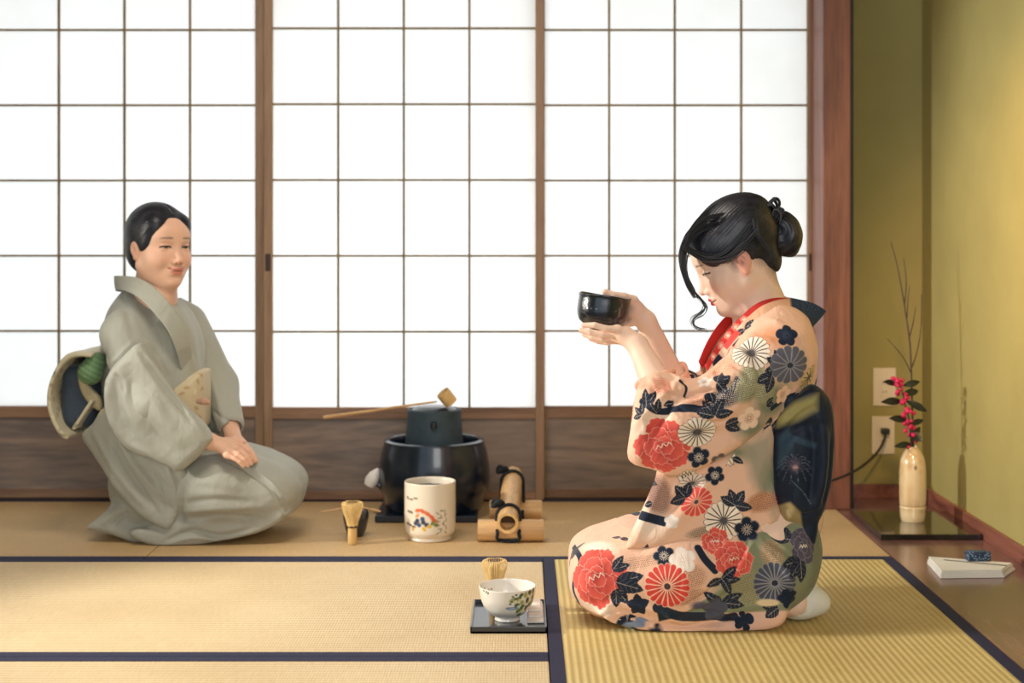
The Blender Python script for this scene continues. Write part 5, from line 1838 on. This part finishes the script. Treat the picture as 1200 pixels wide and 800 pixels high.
P.patch((746, 732), .035, .008, 0, (130, 146, 176), .3); P.patch((728, 740), .03, .006, 0, (206, 64, 58), .4); P.patch((768, 739), .02, .008, 0, NAVY, .5)
P.poly([(769, 712), (783, 714), (800, 722), (772, 728)], (28, 44, 56), 1.5)
P.plum((690, 718), .015, (240, 226, 214), stamens=False)
C = P.C
mid = [C[:n1], C[n1:n1 + n2], C[n1 + n2:]]
sculpt_obj('robe_upper', UP[0], UP[1], M['kimono'], wr, mid[0])
sculpt_obj('sleeve_drape', DR[0], DR[1], M['kimono'], wr, mid[1])
sculpt_obj('robe_skirt', SKT[0], SKT[1], M['kimono'], wr, mid[2])

# ---- collars
def collar(name, top, bot, thick, base, paint=None, mirror=True):
    T = [at(a, b, d) for a, b, d in top]; B = [at(a, b, d) for a, b, d in bot]
    if mirror:
        fl = lambda p: np.array([p[0] * 1.0, 2 * DW - p[1], p[2]])
        T += [fl(p) for p in T[-2::-1]]; B += [fl(p) for p in B[-2::-1]]
    V, F = ribbon(T, B, thick, 10)
    V, F = refine(V, F, 2)
    N = normals(V, F)
    Q = Paint(V, N, base, bvh_of(V, F))
    if paint: paint(Q)
    o = sculpt_obj(name, V, F, M['kimono'], wr, Q.C)
    me = o.data; bm = bmesh.new(); bm.from_mesh(me); bmesh.ops.recalc_face_normals(bm, faces=bm.faces[:]); bm.to_mesh(me); bm.free()
    return o


def pc1(Q):
    Q.poly([(924, 340), (975, 340), (975, 395), (934, 395), (928, 372)], (26, 44, 72), 1.5, dots=(60, 84, 112))
    Q.poly([(870, 350), (924, 340), (930, 376), (890, 400), (870, 395)], (232, 176, 140), 4, .8)
    Q.leaves((873, 386), .026, (30, 60, 210), W=.013)
    Q.poly([(834, 424), (842, 414), (848, 420), (838, 434)], NAVY, 1.2)
    Q.poly([(858, 404), (866, 396), (868, 402), (860, 412)], NAVY, 1.2)
    Q.poly([(846, 404), (862, 386), (868, 390), (852, 410)], (214, 80, 72), 1.2)


collar('collar', [(829, 436, 3.235), (842, 414, 3.215), (858, 392, 3.205), (876, 372, 3.205), (896, 357, 3.215), (922, 350, 3.24), (950, 354, 3.270), (968, 364, 3.30)],
       [(836, 448, 3.215), (852, 430, 3.19), (870, 408, 3.18), (889, 390, 3.175), (908, 380, 3.18), (926, 374, 3.21), (942, 378, 3.25), (948, 386, 3.30)], .006, (240, 204, 178), pc1)


def pc2(Q):
    for i, q in enumerate(((836, 418), (845, 405), (853, 393), (862, 383), (872, 374))): Q.plum(q, .010, (230, 120, 100), line=(250, 220, 200), ang=i)


collar('inner_collar', [(826, 428, 3.245), (838, 408, 3.225), (852, 388, 3.215), (868, 371, 3.215), (888, 355, 3.225), (910, 349, 3.25), (930, 351, 3.275), (944, 357, 3.30)],
       [(832, 438, 3.232), (846, 418, 3.212), (862, 397, 3.203), (880, 377, 3.203), (900, 362, 3.213), (918, 357, 3.24), (934, 360, 3.27), (944, 368, 3.30)], .005, (206, 52, 50), pc2)

# ---- sash and its large knot at the back
S = Sculpt()
ob = rounder(px_poly([(842, 500), (950, 492), (955, 600), (850, 604)], 3.27), 3)
S.slab(ob, 3.30, .158, .11, k=.01)
S.chain([A(925, 470, 3.17), A(925, 470, 3.43)], [.03, .03], .03)
V, F = S.mesh(h=.006, smooth=2)
V = cloth_noise(V, F, .003, 12)
C = np.tile(srgb((18, 34, 56)), (len(V), 1))
sculpt_obj('sash', V, F, M['obi'], wr, C)
S = Sculpt()
bw = rounder(px_poly([(905, 500), (920, 476), (938, 460), (952, 451), (965, 458), (975, 474), (979, 505), (978, 545), (972, 578), (965, 600), (957, 608), (930, 612), (916, 608), (908, 575), (905, 540)], 3.15), 3)
S.slab(bw, 3.30, .185, .045, k=.02)
S.slab(rounder(px_poly([(925, 600), (957, 596), (956, 640), (950, 662), (938, 650), (932, 620)], 3.15), 3), 3.30, .16, .02, k=.015)
V, F = S.mesh(h=.0045, smooth=2)
V = fold(V, F, [([(915, 500), (935, 480), (960, 468)], .008, -.008), ([(912, 490), (935, 468), (955, 456)], .008, .006), ([(912, 520), (940, 500), (972, 498)], .010, -.006), ([(960, 480), (966, 530), (960, 590)], .012, .008),
                ([(950, 490), (954, 540), (948, 600)], .010, -.007), ([(925, 520), (935, 560), (928, 600)], .014, .005), ([(975, 500), (972, 560), (962, 600)], .01, -.005), ([(915, 590), (940, 604), (960, 600)], .008, -.006)])
V = cloth_noise(V, F, .004, 14)
V, F = refine(V, F, 1)
Q = Paint(V, normals(V, F), (16, 32, 54), bvh_of(V, F))
Q.poly([(908, 488), (930, 472), (958, 462), (957, 480), (935, 492), (910, 500)], (168, 158, 98), 9, .95)
Q.poly([(912, 512), (924, 500), (930, 520), (918, 548), (911, 548)], (50, 76, 96), 5, .8)
Q.poly([(925, 508), (958, 520), (956, 526), (924, 516)], (50, 76, 98), 3, .7)
for a in range(14):
    t = a * 2 * PI / 14
    x0, y0 = 931, 545
    Q.band([(x0 + 3 * math.cos(t), y0 + 3 * math.sin(t)), (x0 + 12 * math.cos(t), y0 + 9 * math.sin(t) - 3), (x0 + 22 * math.cos(t), y0 + 17 * math.sin(t) + 5)], .0016, (110, 124, 146), .0010)
Q.patch((931, 545), .022, .022, 0, (92, 78, 104), .8, .7); Q.patch((932, 548), .008, .008, 0, (200, 160, 150), .6, .8)
Q.band([(926, 562), (940, 575), (950, 590)], .0022, (120, 134, 156)); Q.band([(912, 548), (920, 550), (950, 549)], .003, (60, 62, 90))
Q.poly([(912, 592), (926, 588), (938, 600), (940, 616), (914, 614)], (170, 150, 106), 3, .85)
sculpt_obj('sash_knot', V, F, M['obi'], wr, Q.C)

# ---- white split-toe socks
for g, (dd, ox) in enumerate(((3.215, 0), (3.38, -22))):
    S = Sculpt()
    S.chain([A(905 + ox, 712, dd), A(932 + ox, 716, dd), A(950 + ox, 716, dd), A(961 + ox, 718, dd)], [.040, .036, .034, .024], .015)
    S.ell(A(957 + ox, 717, dd + .012), (.022, .020, .028), k=.01)
    S.ell(A(936 + ox, 722, dd), (.04, .036, .028), k=.01)
    V, F = S.mesh(h=.004, smooth=2)
    lo = V[:, 2].min(); V[:, 2] += max(0, .0025 - lo) if g == 0 else max(0, .0025 - lo)
    V = fold(V, F, [([(938, 704), (944, 716), (942, 732)], .004, -.003), ([(948, 703), (954, 716), (951, 730)], .004, -.003), ([(930, 706), (935, 718), (934, 732)], .005, .003)]) if g == 0 else V
    V, F = refine(V, F, 1); V = drop_floor(V, .0025)
    C = np.tile(srgb((226, 226, 216)), (len(V), 1))
    sculpt_obj('sock', V, F, M['sock'], wr, C)

# ---- the black bowl held up
bz = A(704, 387.5, 3.285)
prof = [(0.0, 0.006), (0.018, 0.005), (0.024, 0.0), (0.027, 0.001), (0.027, 0.007), (0.040, 0.012), (0.054, 0.022), (0.0595, 0.038), (0.0605, 0.056), (0.0600, 0.074), (0.0610, 0.081),
        (0.0590, 0.083), (0.0565, 0.078), (0.0560, 0.055), (0.050, 0.028), (0.03, 0.017), (0.0, 0.015)]
V, F, N = lathe_np(prof, (0, 0, 0), 200, 7)
V[:, 2] += .0016 * np.sin(3 * np.arctan2(V[:, 1], V[:, 0])) * np.clip(V[:, 2] / .08, 0, 1)
V[:, :2] *= (1 + .012 * np.sin(2 * np.arctan2(V[:, 1], V[:, 0]) + 1) * np.clip(V[:, 2] / .04, 0, 1))[:, None]
th = math.radians(7)
Ry = np.array([[math.cos(th), 0, math.sin(th)], [0, 1, 0], [-math.sin(th), 0, math.cos(th)]])
V = V @ Ry.T + bz
N = normals(V, F)
Q = Paint(V, N, (14, 22, 32), bvh_of(V, F))
Q.C = Q.C * (1 + 1.2 * np.clip(vnoise(V, 90), 0, 1))[:, None]
for b_ in ([(733, 354), (727, 360), (725, 372)], [(720, 366), (727, 361), (733, 358)], [(724, 372), (729, 368), (732, 362)], [(686, 356), (690, 360), (696, 362), (704, 361)], [(680, 364), (686, 368), (690, 372)]):
    Q.band(b_, .0012, (150, 150, 140), .0008)
Q.patch((679, 353), .012, .016, 0, (58, 40, 46), .8, .8)
bb = empty('tea_bowl', bz, 'black glazed tea bowl held up in both hands by the kneeling woman', 'bowl')
sculpt_obj('bowl_body', V, F, painted('black_raku_glaze', .10, .8, .3), bb, Q.C)
# ---------------------------------------------------------------- woman in the plain grey kimono (left)
DL = 4.15
wl = empty('person', (at(190, 0, 1)[0] * DL, DL, 0), 'smiling kneeling woman in a plain grey green kimono, hands folded on her lap', 'person')
a_ = math.radians(43)
HL = Head(at(186.5, 287, 4.12), (math.cos(a_), -math.sin(a_), -.04), (.02, 0, 1), 1.03)
B_ = lambda x, y, d=DL: at(x, y, d)
S = Sculpt()
HL.sculpt(S, smile=1.0, closed=0.62, ear_side=(1, -1), slim=1.06)
S.cone(HL.w(-.025, 0, -.050), B_(180, 348, 4.14), .047, .052, .03)
S.cone(HL.w(.010, 0, -.075), B_(188, 350, 4.10), .034, .046, .03)
S.cone(B_(180, 348, 4.14), B_(181, 378, 4.16), .055, .08, .04)
fw = np.array([math.cos(math.radians(28)), -math.sin(math.radians(28)), 0]); sd = np.array([-math.sin(math.radians(28)), -math.cos(math.radians(28)), 0])  # sd: her right, towards the camera
RL = np.stack([fw, sd, Z], 1)
ch = B_(180, 405, 4.17)
S.ell(ch, (.085, .135, .12), RL, k=.04)
S.ell(B_(182, 490, 4.18), (.085, .115, .14), RL, k=.05)
S.ell(B_(180, 570, 4.2), (.10, .15, .10), RL, k=.05)
shR = ch + sd * .150 + Z * .055; shL = ch - sd * .150 + Z * .055
for q in (shR - sd * .022 + fw * .012 - Z * .015, shL + sd * .015 - Z * .01): S.cone(ch + Z * .045, q, .042, .034, .03)
ElR, WrR = B_(176, 478, 3.97), B_(246, 517, 3.985)
ElL, WrL = B_(258, 450, 4.28), B_(273, 512, 4.12)
S.chain([shR - sd * .022 + fw * .012 - Z * .015, ElR], [.034, .034], .02); S.chain([ElR, ElR + (WrR - ElR) * .4, WrR], [.037, .034, .0225], .012)
S.chain([shL + sd * .015 - Z * .01, ElL], [.034, .034], .02); S.chain([ElL, ElL + (WrL - ElL) * .4, WrL], [.036, .033, .0225], .012)
for d in (4.06, 4.25):
    S.chain([B_(185, 585, d + .04), B_(300, 582, d + .01)], [.065, .042], .03)
    S.chain([B_(300, 600, d + .01), B_(160, 608, d + .04)], [.035, .030], .03)
# right hand lies over the left
pR = B_(264, 524, 3.985)
fR = [[B_(272, 519, 4.000), B_(283, 522, 3.995), B_(291, 529, 3.990), B_(296, 538, 3.990)],
      [B_(271, 523, 3.985), B_(282, 527, 3.975), B_(290, 535, 3.972), B_(294, 543, 3.975)],
      [B_(269, 528, 3.970), B_(279, 532, 3.962), B_(286, 538, 3.960), B_(290, 545, 3.964)],
      [B_(266, 533, 3.958), B_(275, 537, 3.952), B_(281, 541, 3.951), B_(285, 546, 3.955)]]
tR = [B_(266, 517, 4.015), B_(275, 515, 4.020), B_(284, 518, 4.015)]
hand(S, WrR, pR, fR, tR, rw=.0195, k=.008, rk=.015)
pL = B_(281, 521, 4.065)
fL = [[B_(283, 521, 4.050), B_(289, 526, 4.035), B_(294, 533, 4.020), B_(297, 540, 4.010)],
      [B_(285, 521, 4.065), B_(292, 526, 4.050), B_(297, 533, 4.035), B_(299, 540, 4.025)],
      [B_(286, 521, 4.080), B_(293, 527, 4.070), B_(298, 534, 4.055), B_(300, 541, 4.045)],
      [B_(286, 522, 4.095), B_(292, 528, 4.088), B_(297, 535, 4.078), B_(299, 541, 4.070)]]
tL = [B_(277, 520, 4.050), B_(278, 523, 4.030), B_(283, 527, 4.020)]
hand(S, WrL, pL, fL, tL, rw=.0195, k=.008, rk=.015)
V, F = S.mesh(h=0.0022, smooth=1)
V = drop_floor(V)
SKL = (226, 182, 156)
C = np.tile(srgb(SKL), (len(V), 1))
C = HL.colours(V, C, SKL, lip=(206, 132, 118), mw=.026, blush=0.3, earred=.12, smile=1.0, closed=0.62, brow=(66, 54, 50))
L = HL.loc(V)
al = (np.clip(1 - np.abs(L[:, 0] + .060) / .030, 0, 1) * np.clip(1 - np.abs(L[:, 2] + .040) / .045, 0, 1) * 0.7 * (np.abs(L[:, 1]) < .08))[:, None]
C = C * (1 - al) + srgb((58, 54, 60)) * al
C *= (1 + 0.05 * vnoise(V, 60))[:, None]
sculpt_obj('body', V, F, M['skin'], wl, C)

# hair: parted, drawn close to the head into a low knot
S = Sculpt(); h = HL
e = lambda c, r, k=.012, sub=False, rot=0.0: S.ell(h.w(*c), np.array(r) * h.k, h.rot(rot), k, sub)
e((-.018, 0, .034), (.098, .0820, .087))
e((-.050, 0, -.020), (.060, .066, .066), .02)
e((-.100, 0, -.030), (.030, .036, .030), .012)
e((.030, .040, .052), (.042, .034, .040), .012); e((.030, -.040, .052), (.042, .034, .040), .012)
e((.020, .060, .015), (.030, .016, .040), .012); e((.020, -.060, .015), (.030, .016, .040), .012)
# parting groove and the face opening
S.cone(h.w(.080, -.008, .085), h.w(-.02, -.008, .128), .0025, .0025, .006, True)
S.ell(h.w(.080, 0, -.020), np.array((.054, .0600, .078)) * h.k, h.rot(-.12), .006, True)
S.ell(h.w(.100, 0, .020), np.array((.050, .042, .055)) * h.k, h.rot(0), .01, True)
S.ell(h.w(.030, -.078, -.070), np.array((.050, .04, .050)) * h.k, h.R, .006, True); S.ell(h.w(.030, .078, -.070), np.array((.050, .04, .050)) * h.k, h.R, .006, True)
for g in (1, -1): S.ell(h.w(-.004, .088 * g, -.018), np.array((.020, .024, .030)) * h.k, h.rot(-.2), .004, True)
S.ell(h.w(.02, 0, -.130), np.array((.12, .12, .060)) * h.k, h.R, .006, True)
V, F = S.mesh(h=0.0026, smooth=2)
V, g = strands(V, F, h, lambda L: np.arctan2(L[:, 2] + .0, np.abs(L[:, 1]) + .03) / 6, .0006, 650)
C = hair_cols(V, sc=160, base=(16, 20, 32), hi=(44, 46, 58)) * (1 + 0.3 * g)[:, None]
sculpt_obj('hair', V, F, M['hair'], wl, C)

GREY_ = (166, 168, 158)


def silk(V, F, base=GREY_, amp=.05):
    n = vnoise(V, 9) * amp + vnoise(V * np.array([1, 1, .3]), 300) * .02
    return srgb(base)[None] * (1 + n)[:, None]


# robe trunk
S = Sculpt()
tr_ = rounder(px_poly([(150, 334), (132, 350), (119, 372), (113, 410), (116, 470), (122, 540), (140, 580), (225, 575), (240, 540), (238, 490), (236, 430), (232, 396), (222, 370), (206, 352), (190, 350), (170, 340)], 4.13), 3)
S.slab(tr_, lambda x, z: 4.17 - .22 * (x - B_(180, 0)[0]), .120, .09, k=.03)
shRc = shR + sd * -.012 + fw * .012 - Z * .012
S.cone(ch + Z * .060, shRc, .056, .054, .05); S.cone(ch + Z * .055 - fw * .01, shL - fw * .005, .058, .056, .05)
S.chain([shRc, ElR + np.array([0, .0, .01])], [.055, .060], .04)
S.ell(ch + fw * .045 - Z * .02, (.06, .12, .09), RL, k=.05)
V, F = S.mesh(h=.005, smooth=2)
FO = [([(205, 362), (222, 392), (230, 425)], .007, -.007), ([(196, 362), (214, 392), (222, 428)], .009, .006), ([(190, 368), (203, 395), (210, 430)], .007, -.006), ([(180, 375), (192, 400), (200, 432)], .010, .005),
      ([(160, 404), (142, 424), (122, 442)], .005, -.006), ([(156, 400), (138, 419), (121, 436)], .006, .005), ([(160, 404), (178, 420), (192, 445)], .008, -.007), ([(165, 395), (185, 412), (200, 440)], .010, .006),
      ([(140, 345), (150, 370), (158, 400)], .012, -.004), ([(150, 350), (170, 372), (186, 392)], .012, .004), ([(128, 370), (126, 400), (128, 430)], .014, -.004)]
V = fold(V, F, FO); V = cloth_noise(V, F, .004, 14); V, F = refine(V, F, 1)
sculpt_obj('robe_upper', V, F, M['silk_grey'], wl, silk(V, F))

# wide right sleeve falling over the lap
S = Sculpt()
sl = rounder(px_poly([(121, 446), (140, 420), (160, 403), (178, 428), (204, 466), (228, 492), (247, 512), (244, 520), (232, 535), (208, 554), (194, 546), (177, 538), (158, 533), (143, 524), (131, 508), (122, 480)], 3.93), 3)
S.slab(sl, lambda x, z: 3.962 + .25 * np.clip((z - .52) / .2, 0, 1) * .25 + .0 * x, .034, .026, k=.02)
S.chain([shRc - Z * .07, ElR - Z * .0 + np.array([0, .0, 0])], [.046, .044], .04)
S.chain([B_(176, 480, 3.965), B_(222, 505, 3.965)], [.044, .038], .03)
S.chain([B_(235, 512, 3.985), B_(256, 521, 3.985)], [.026, .030], .005, sub=True)
V, F = S.mesh(h=.0048, smooth=2)
FO = [([(162, 408), (190, 450), (230, 498)], .008, -.006), ([(168, 412), (198, 455), (238, 506)], .008, .007), ([(150, 430), (165, 480), (200, 530)], .016, -.007), ([(135, 440), (140, 480), (155, 515)], .014, -.008), ([(142, 440), (152, 485), (178, 525)], .014, .006),
      ([(125, 450), (126, 480), (134, 505)], .010, .006), ([(170, 450), (195, 495), (215, 530)], .02, .005), ([(150, 520), (175, 532), (200, 545)], .008, .005), ([(132, 437), (142, 447), (146, 462)], .006, -.007)]
V = fold(V, F, FO); V = cloth_noise(V, F, .0025, 11); V, F = refine(V, F, 1)
sculpt_obj('sleeve', V, F, M['silk_grey'], wl, silk(V, F))

# left sleeve beyond
S = Sculpt()
sf = rounder(px_poly([(206, 350), (222, 360), (235, 384), (246, 412), (262, 448), (283, 500), (279, 508), (266, 510), (252, 507), (240, 500), (226, 450), (210, 400)], 4.26), 3)
S.slab(sf, 4.265, .050, .045, k=.02)
S.chain([shL, ElL], [.058, .050], .04); S.chain([ElL, B_(270, 497, 4.16)], [.048, .040], .03)
S.chain([B_(271, 500, 4.15), B_(275, 516, 4.11)], [.028, .032], .005, sub=True)
V, F = S.mesh(h=.005, smooth=2)
V = fold(V, F, [([(236, 392), (252, 430), (272, 480)], .012, -.005), ([(243, 430), (256, 470), (262, 500)], .010, .005), ([(248, 480), (262, 490), (280, 494)], .006, -.005)])
V = cloth_noise(V, F, .003, 14); V, F = refine(V, F, 1)
sculpt_obj('sleeve', V, F, M['silk_grey'], wl, silk(V, F))

# skirt over the folded legs
S = Sculpt()
sk = rounder(px_poly([(118, 560), (150, 540), (200, 538), (250, 530), (285, 535), (315, 546), (336, 558), (347, 574), (345, 590), (334, 605), (312, 618), (280, 626), (235, 634), (190, 636), (155, 628), (128, 612)], 4.03), 3)
S.slab(sk, lambda x, z: 4.165 - .02 * x, .150, .075, k=.03)
S.chain([B_(190, 575, 4.08), B_(260, 572, 4.045), B_(314, 580, 4.05)], [.090, .085, .072], .05)
S.chain([B_(200, 570, 4.22), B_(270, 568, 4.20), B_(322, 574, 4.18)], [.090, .085, .070], .05)
S.slab(rounder(px_poly([(104, 618), (118, 604), (145, 585), (180, 590), (200, 615), (185, 640), (150, 632), (128, 624)], 4.06), 3), 4.12, .09, .02, k=.02)
S.slab(rounder(px_poly([(150, 625), (185, 641), (230, 639), (285, 630), (318, 618), (338, 600), (300, 600), (200, 610)], 4.0), 3), 4.07, .075, .015, k=.012)
V, F = S.mesh(h=.0050, smooth=2); V = drop_floor(V, .0025)
FO = [([(250, 534), (290, 552), (318, 574), (334, 604)], .005, -.007), ([(254, 532), (296, 550), (324, 572), (340, 598)], .006, .006), ([(215, 590), (250, 585), (300, 588)], .010, -.007), ([(212, 600), (250, 596), (305, 594)], .010, .006),
      ([(210, 612), (250, 605), (300, 606)], .009, -.006), ([(225, 570), (260, 574), (290, 580)], .012, -.004), ([(190, 636), (225, 622), (260, 628), (300, 618)], .007, -.008), ([(186, 640), (225, 630), (262, 634)], .006, .006),
      ([(140, 608), (165, 616), (200, 620)], .012, -.007), ([(118, 616), (135, 600), (145, 590)], .007, .005), ([(130, 618), (142, 606), (152, 600)], .006, -.007), ([(300, 626), (328, 612), (340, 592)], .007, -.006), ([(218, 560), (214, 590), (210, 620)], .010, -.007)]
V = fold(V, F, FO); V = cloth_noise(V, F, .004, 12); V, F = refine(V, F, 1); V = drop_floor(V, .0025)
sculpt_obj('robe_skirt', V, F, M['silk_grey'], wl, silk(V, F))

# long back fold of the robe hanging beside the hip
S = Sculpt()
tl_ = rounder(px_poly([(118, 478), (100, 500), (84, 515), (102, 537), (122, 560), (140, 582), (160, 603), (180, 616), (197, 621), (208, 600), (216, 570), (214, 548), (190, 535), (160, 525), (135, 500)], 3.98), 3)
S.slab(tl_, lambda x, z: 4.005 + .10 * np.clip((-1.15 - x) / .15, 0, 1), .022, .016, k=.01)
V, F = S.mesh(h=.0045, smooth=2)
FO = [([(128, 510), (150, 550), (185, 600)], .008, -.010), ([(136, 508), (160, 548), (200, 590)], .010, .008), ([(112, 510), (135, 550), (175, 600)], .012, .007), ([(178, 545), (195, 575), (203, 600)], .008, -.008), ([(195, 545), (205, 570), (208, 595)], .007, .007), ([(160, 535), (180, 565), (196, 600)], .010, -.006)]
V = fold(V, F, FO); V = cloth_noise(V, F, .004, 12); V, F = refine(V, F, 1)
Q = Paint(V, normals(V, F), GREY_, bvh_of(V, F)); Q.C = silk(V, F)
Q.band([(120, 480), (104, 498), (86, 515)], .014, (206, 190, 150))
sculpt_obj('robe_back_fold', V, F, M['silk_grey'], wl, Q.C)


# collars
def collarL(name, top, bot, thick, base):
    V, F = ribbon([at(*q) for q in top], [at(*q) for q in bot], thick, 10); V, F = refine(V, F, 1)
    C = silk(V, F, base)
    o = sculpt_obj(name, V, F, M['silk_grey'], wl, C)
    me = o.data; bm = bmesh.new(); bm.from_mesh(me); bmesh.ops.recalc_face_normals(bm, faces=bm.faces[:]); bm.to_mesh(me); bm.free()


collarL('collar', [(226, 424, 4.075), (222, 398, 4.04), (212, 374, 4.02), (196, 352, 4.02), (178, 334, 4.04), (160, 325, 4.07), (142, 323, 4.11), (134, 323, 4.15), (140, 324, 4.20), (160, 326, 4.24), (185, 336, 4.245), (203, 352, 4.22), (213, 372, 4.17), (221, 392, 4.12)],
        [(212, 434, 4.045), (206, 408, 4.01), (196, 386, 3.995), (180, 366, 3.995), (164, 350, 4.01), (150, 342, 4.05), (140, 340, 4.10), (136, 341, 4.15), (142, 342, 4.21), (162, 346, 4.26), (195, 350, 4.27), (216, 362, 4.24), (226, 384, 4.185), (231, 402, 4.13)], .006, GREY_)
collarL('inner_collar', [(222, 402, 4.075), (212, 378, 4.055), (199, 356, 4.05), (184, 338, 4.06), (166, 326, 4.09), (150, 324, 4.14), (160, 325, 4.19), (182, 334, 4.215), (200, 348, 4.205), (211, 368, 4.17), (218, 384, 4.13)],
        [(218, 412, 4.055), (208, 388, 4.035), (194, 365, 4.03), (178, 347, 4.035), (160, 336, 4.07), (146, 333, 4.14), (158, 334, 4.21), (182, 343, 4.24), (204, 356, 4.23), (217, 374, 4.19), (224, 392, 4.14)], .004, (226, 214, 190))

# sash, its cord, and the drum-shaped knot behind
S = Sculpt()
ob = px_poly([(122, 440), (241, 433), (241, 500), (122, 500)], 4.10)
S.slab(ob, lambda x, z: 4.165 - .22 * (x - B_(180, 0)[0]), .125, .095, k=.01)
V, F = S.mesh(h=.005, smooth=2); V, F = refine(V, F, 1)
Q = Paint(V, normals(V, F), (206, 192, 160), bvh_of(V, F))
for i, q in enumerate(((214, 445), (222, 441), (232, 447), (219, 454), (229, 459), (236, 439), (213, 461), (224, 485), (234, 489), (237, 455), (216, 478), (230, 478))):
    Q.patch(q, .012, .006, i * 1.1, [(186, 156, 118), (222, 214, 188), (176, 160, 128)][i % 3], .5)
sculpt_obj('sash', V, F, M['obi'], wl, Q.C)
cc_ = MB()
rg = []
for t in np.linspace(0, 2 * PI, 40, endpoint=True):
    c0 = B_(182, 471, 4.165); x = math.cos(t) * .150; y = math.sin(t) * .122
    rg.append((c0[0] + x, c0[1] - .22 * x + y * (1 if True else 1), c0[2] + .004 * math.sin(t)))
cc_.tube(rg, .0062, n=8, cap=False)
kq = B_(238, 471, 4.03)
cc_.tube([kq + np.array([-.016, .0, .003]), kq + np.array([0, -.008, .005]), kq + np.array([.016, .004, -.002])], [.007, .011, .007], n=10)
M['pink_cord'] = plain('pale_pink_cord', (196, 158, 136), rough=0.8, bump=.4, bscale=300)
cc_.build('sash_cord', M['pink_cord'], wl, smooth=True)
S = Sculpt()
lp = smooth_path([(122, 412), (108, 411), (96, 414), (84, 428), (76, 448), (75, 468), (80, 486), (88, 500), (95, 505)], 4)
for i in range(len(lp) - 1):
    a = B_(lp[i][0], lp[i][1], 4.17); b = B_(lp[i + 1][0], lp[i + 1][1], 4.17); m = (a + b) / 2; d = b - a; Ln = np.linalg.norm(d)
    d /= Ln; R_ = np.stack([d, np.array([0, 1, 0]), np.cross(d, [0, 1, 0])], 1)
    S.box(m, (Ln / 2 + .006, .135, .006), R_, rnd=.004, k=.004)
S.box(B_(112, 480, 4.17), (.05, .13, .006), np.stack([np.array([.55, 0, .83]), np.array([0, 1, 0]), np.array([-.83, 0, .55])], 1), rnd=.004, k=.004)
V, F = S.mesh(h=.0042, smooth=2); V = cloth_noise(V, F, .004, 14); V, F = refine(V, F, 1)
Q = Paint(V, normals(V, F), (204, 196, 168), bvh_of(V, F))
r3 = random.Random(4)
for i in r3.sample(range(len(V)), 260):
    Q.patch((V[i], normals(V, F)[i]) if False else (V[i], Q.N[i]), r3.uniform(.006, .014), r3.uniform(.004, .009), r3.uniform(0, 3), r3.choice([(176, 172, 150), (150, 150, 134), (216, 206, 176), (166, 150, 110)]), .5)
sculpt_obj('sash_knot', V, F, M['obi'], wl, Q.C)
S = Sculpt()
S.chain([B_(106, 436, 4.08), B_(106, 436, 4.27)], [.036, .036], .01)
S.chain([B_(112, 424, 4.08), B_(112, 424, 4.27)], [.028, .028], .01)
V, F = S.mesh(h=.004, smooth=1)
N = normals(V, F); V = V + N * (np.sin((V[:, 2] + .6 * V[:, 0]) * 380) * .0012)[:, None]
Q = Paint(V, N, (112, 146, 104)); Q.C *= (1 + .15 * np.sin((V[:, 2] + .6 * V[:, 0]) * 380))[:, None]
sculpt_obj('sash_pillow', V, F, M['obi'], wl, Q.C)
S = Sculpt()
S.slab(rounder(px_poly([(90, 434), (95, 434), (104, 452), (117, 466), (118, 482), (104, 474), (93, 456)], 4.08), 3), 4.09, .012, .008, k=.01)
V, F = S.mesh(h=.004, smooth=2)
sculpt_obj('sash_flap', V, F, M['obi'], wl, silk(V, F, (190, 176, 138)))
S = Sculpt()
S.box(B_(102, 462, 4.19), (.050, .10, .09), rnd=.03)
V, F = S.mesh(h=.006, smooth=2)
sculpt_obj('sash_filling', V, F, M['obi'], wl, silk(V, F, (62, 74, 88)))  # dark blue-grey block filling the hollow of the knot
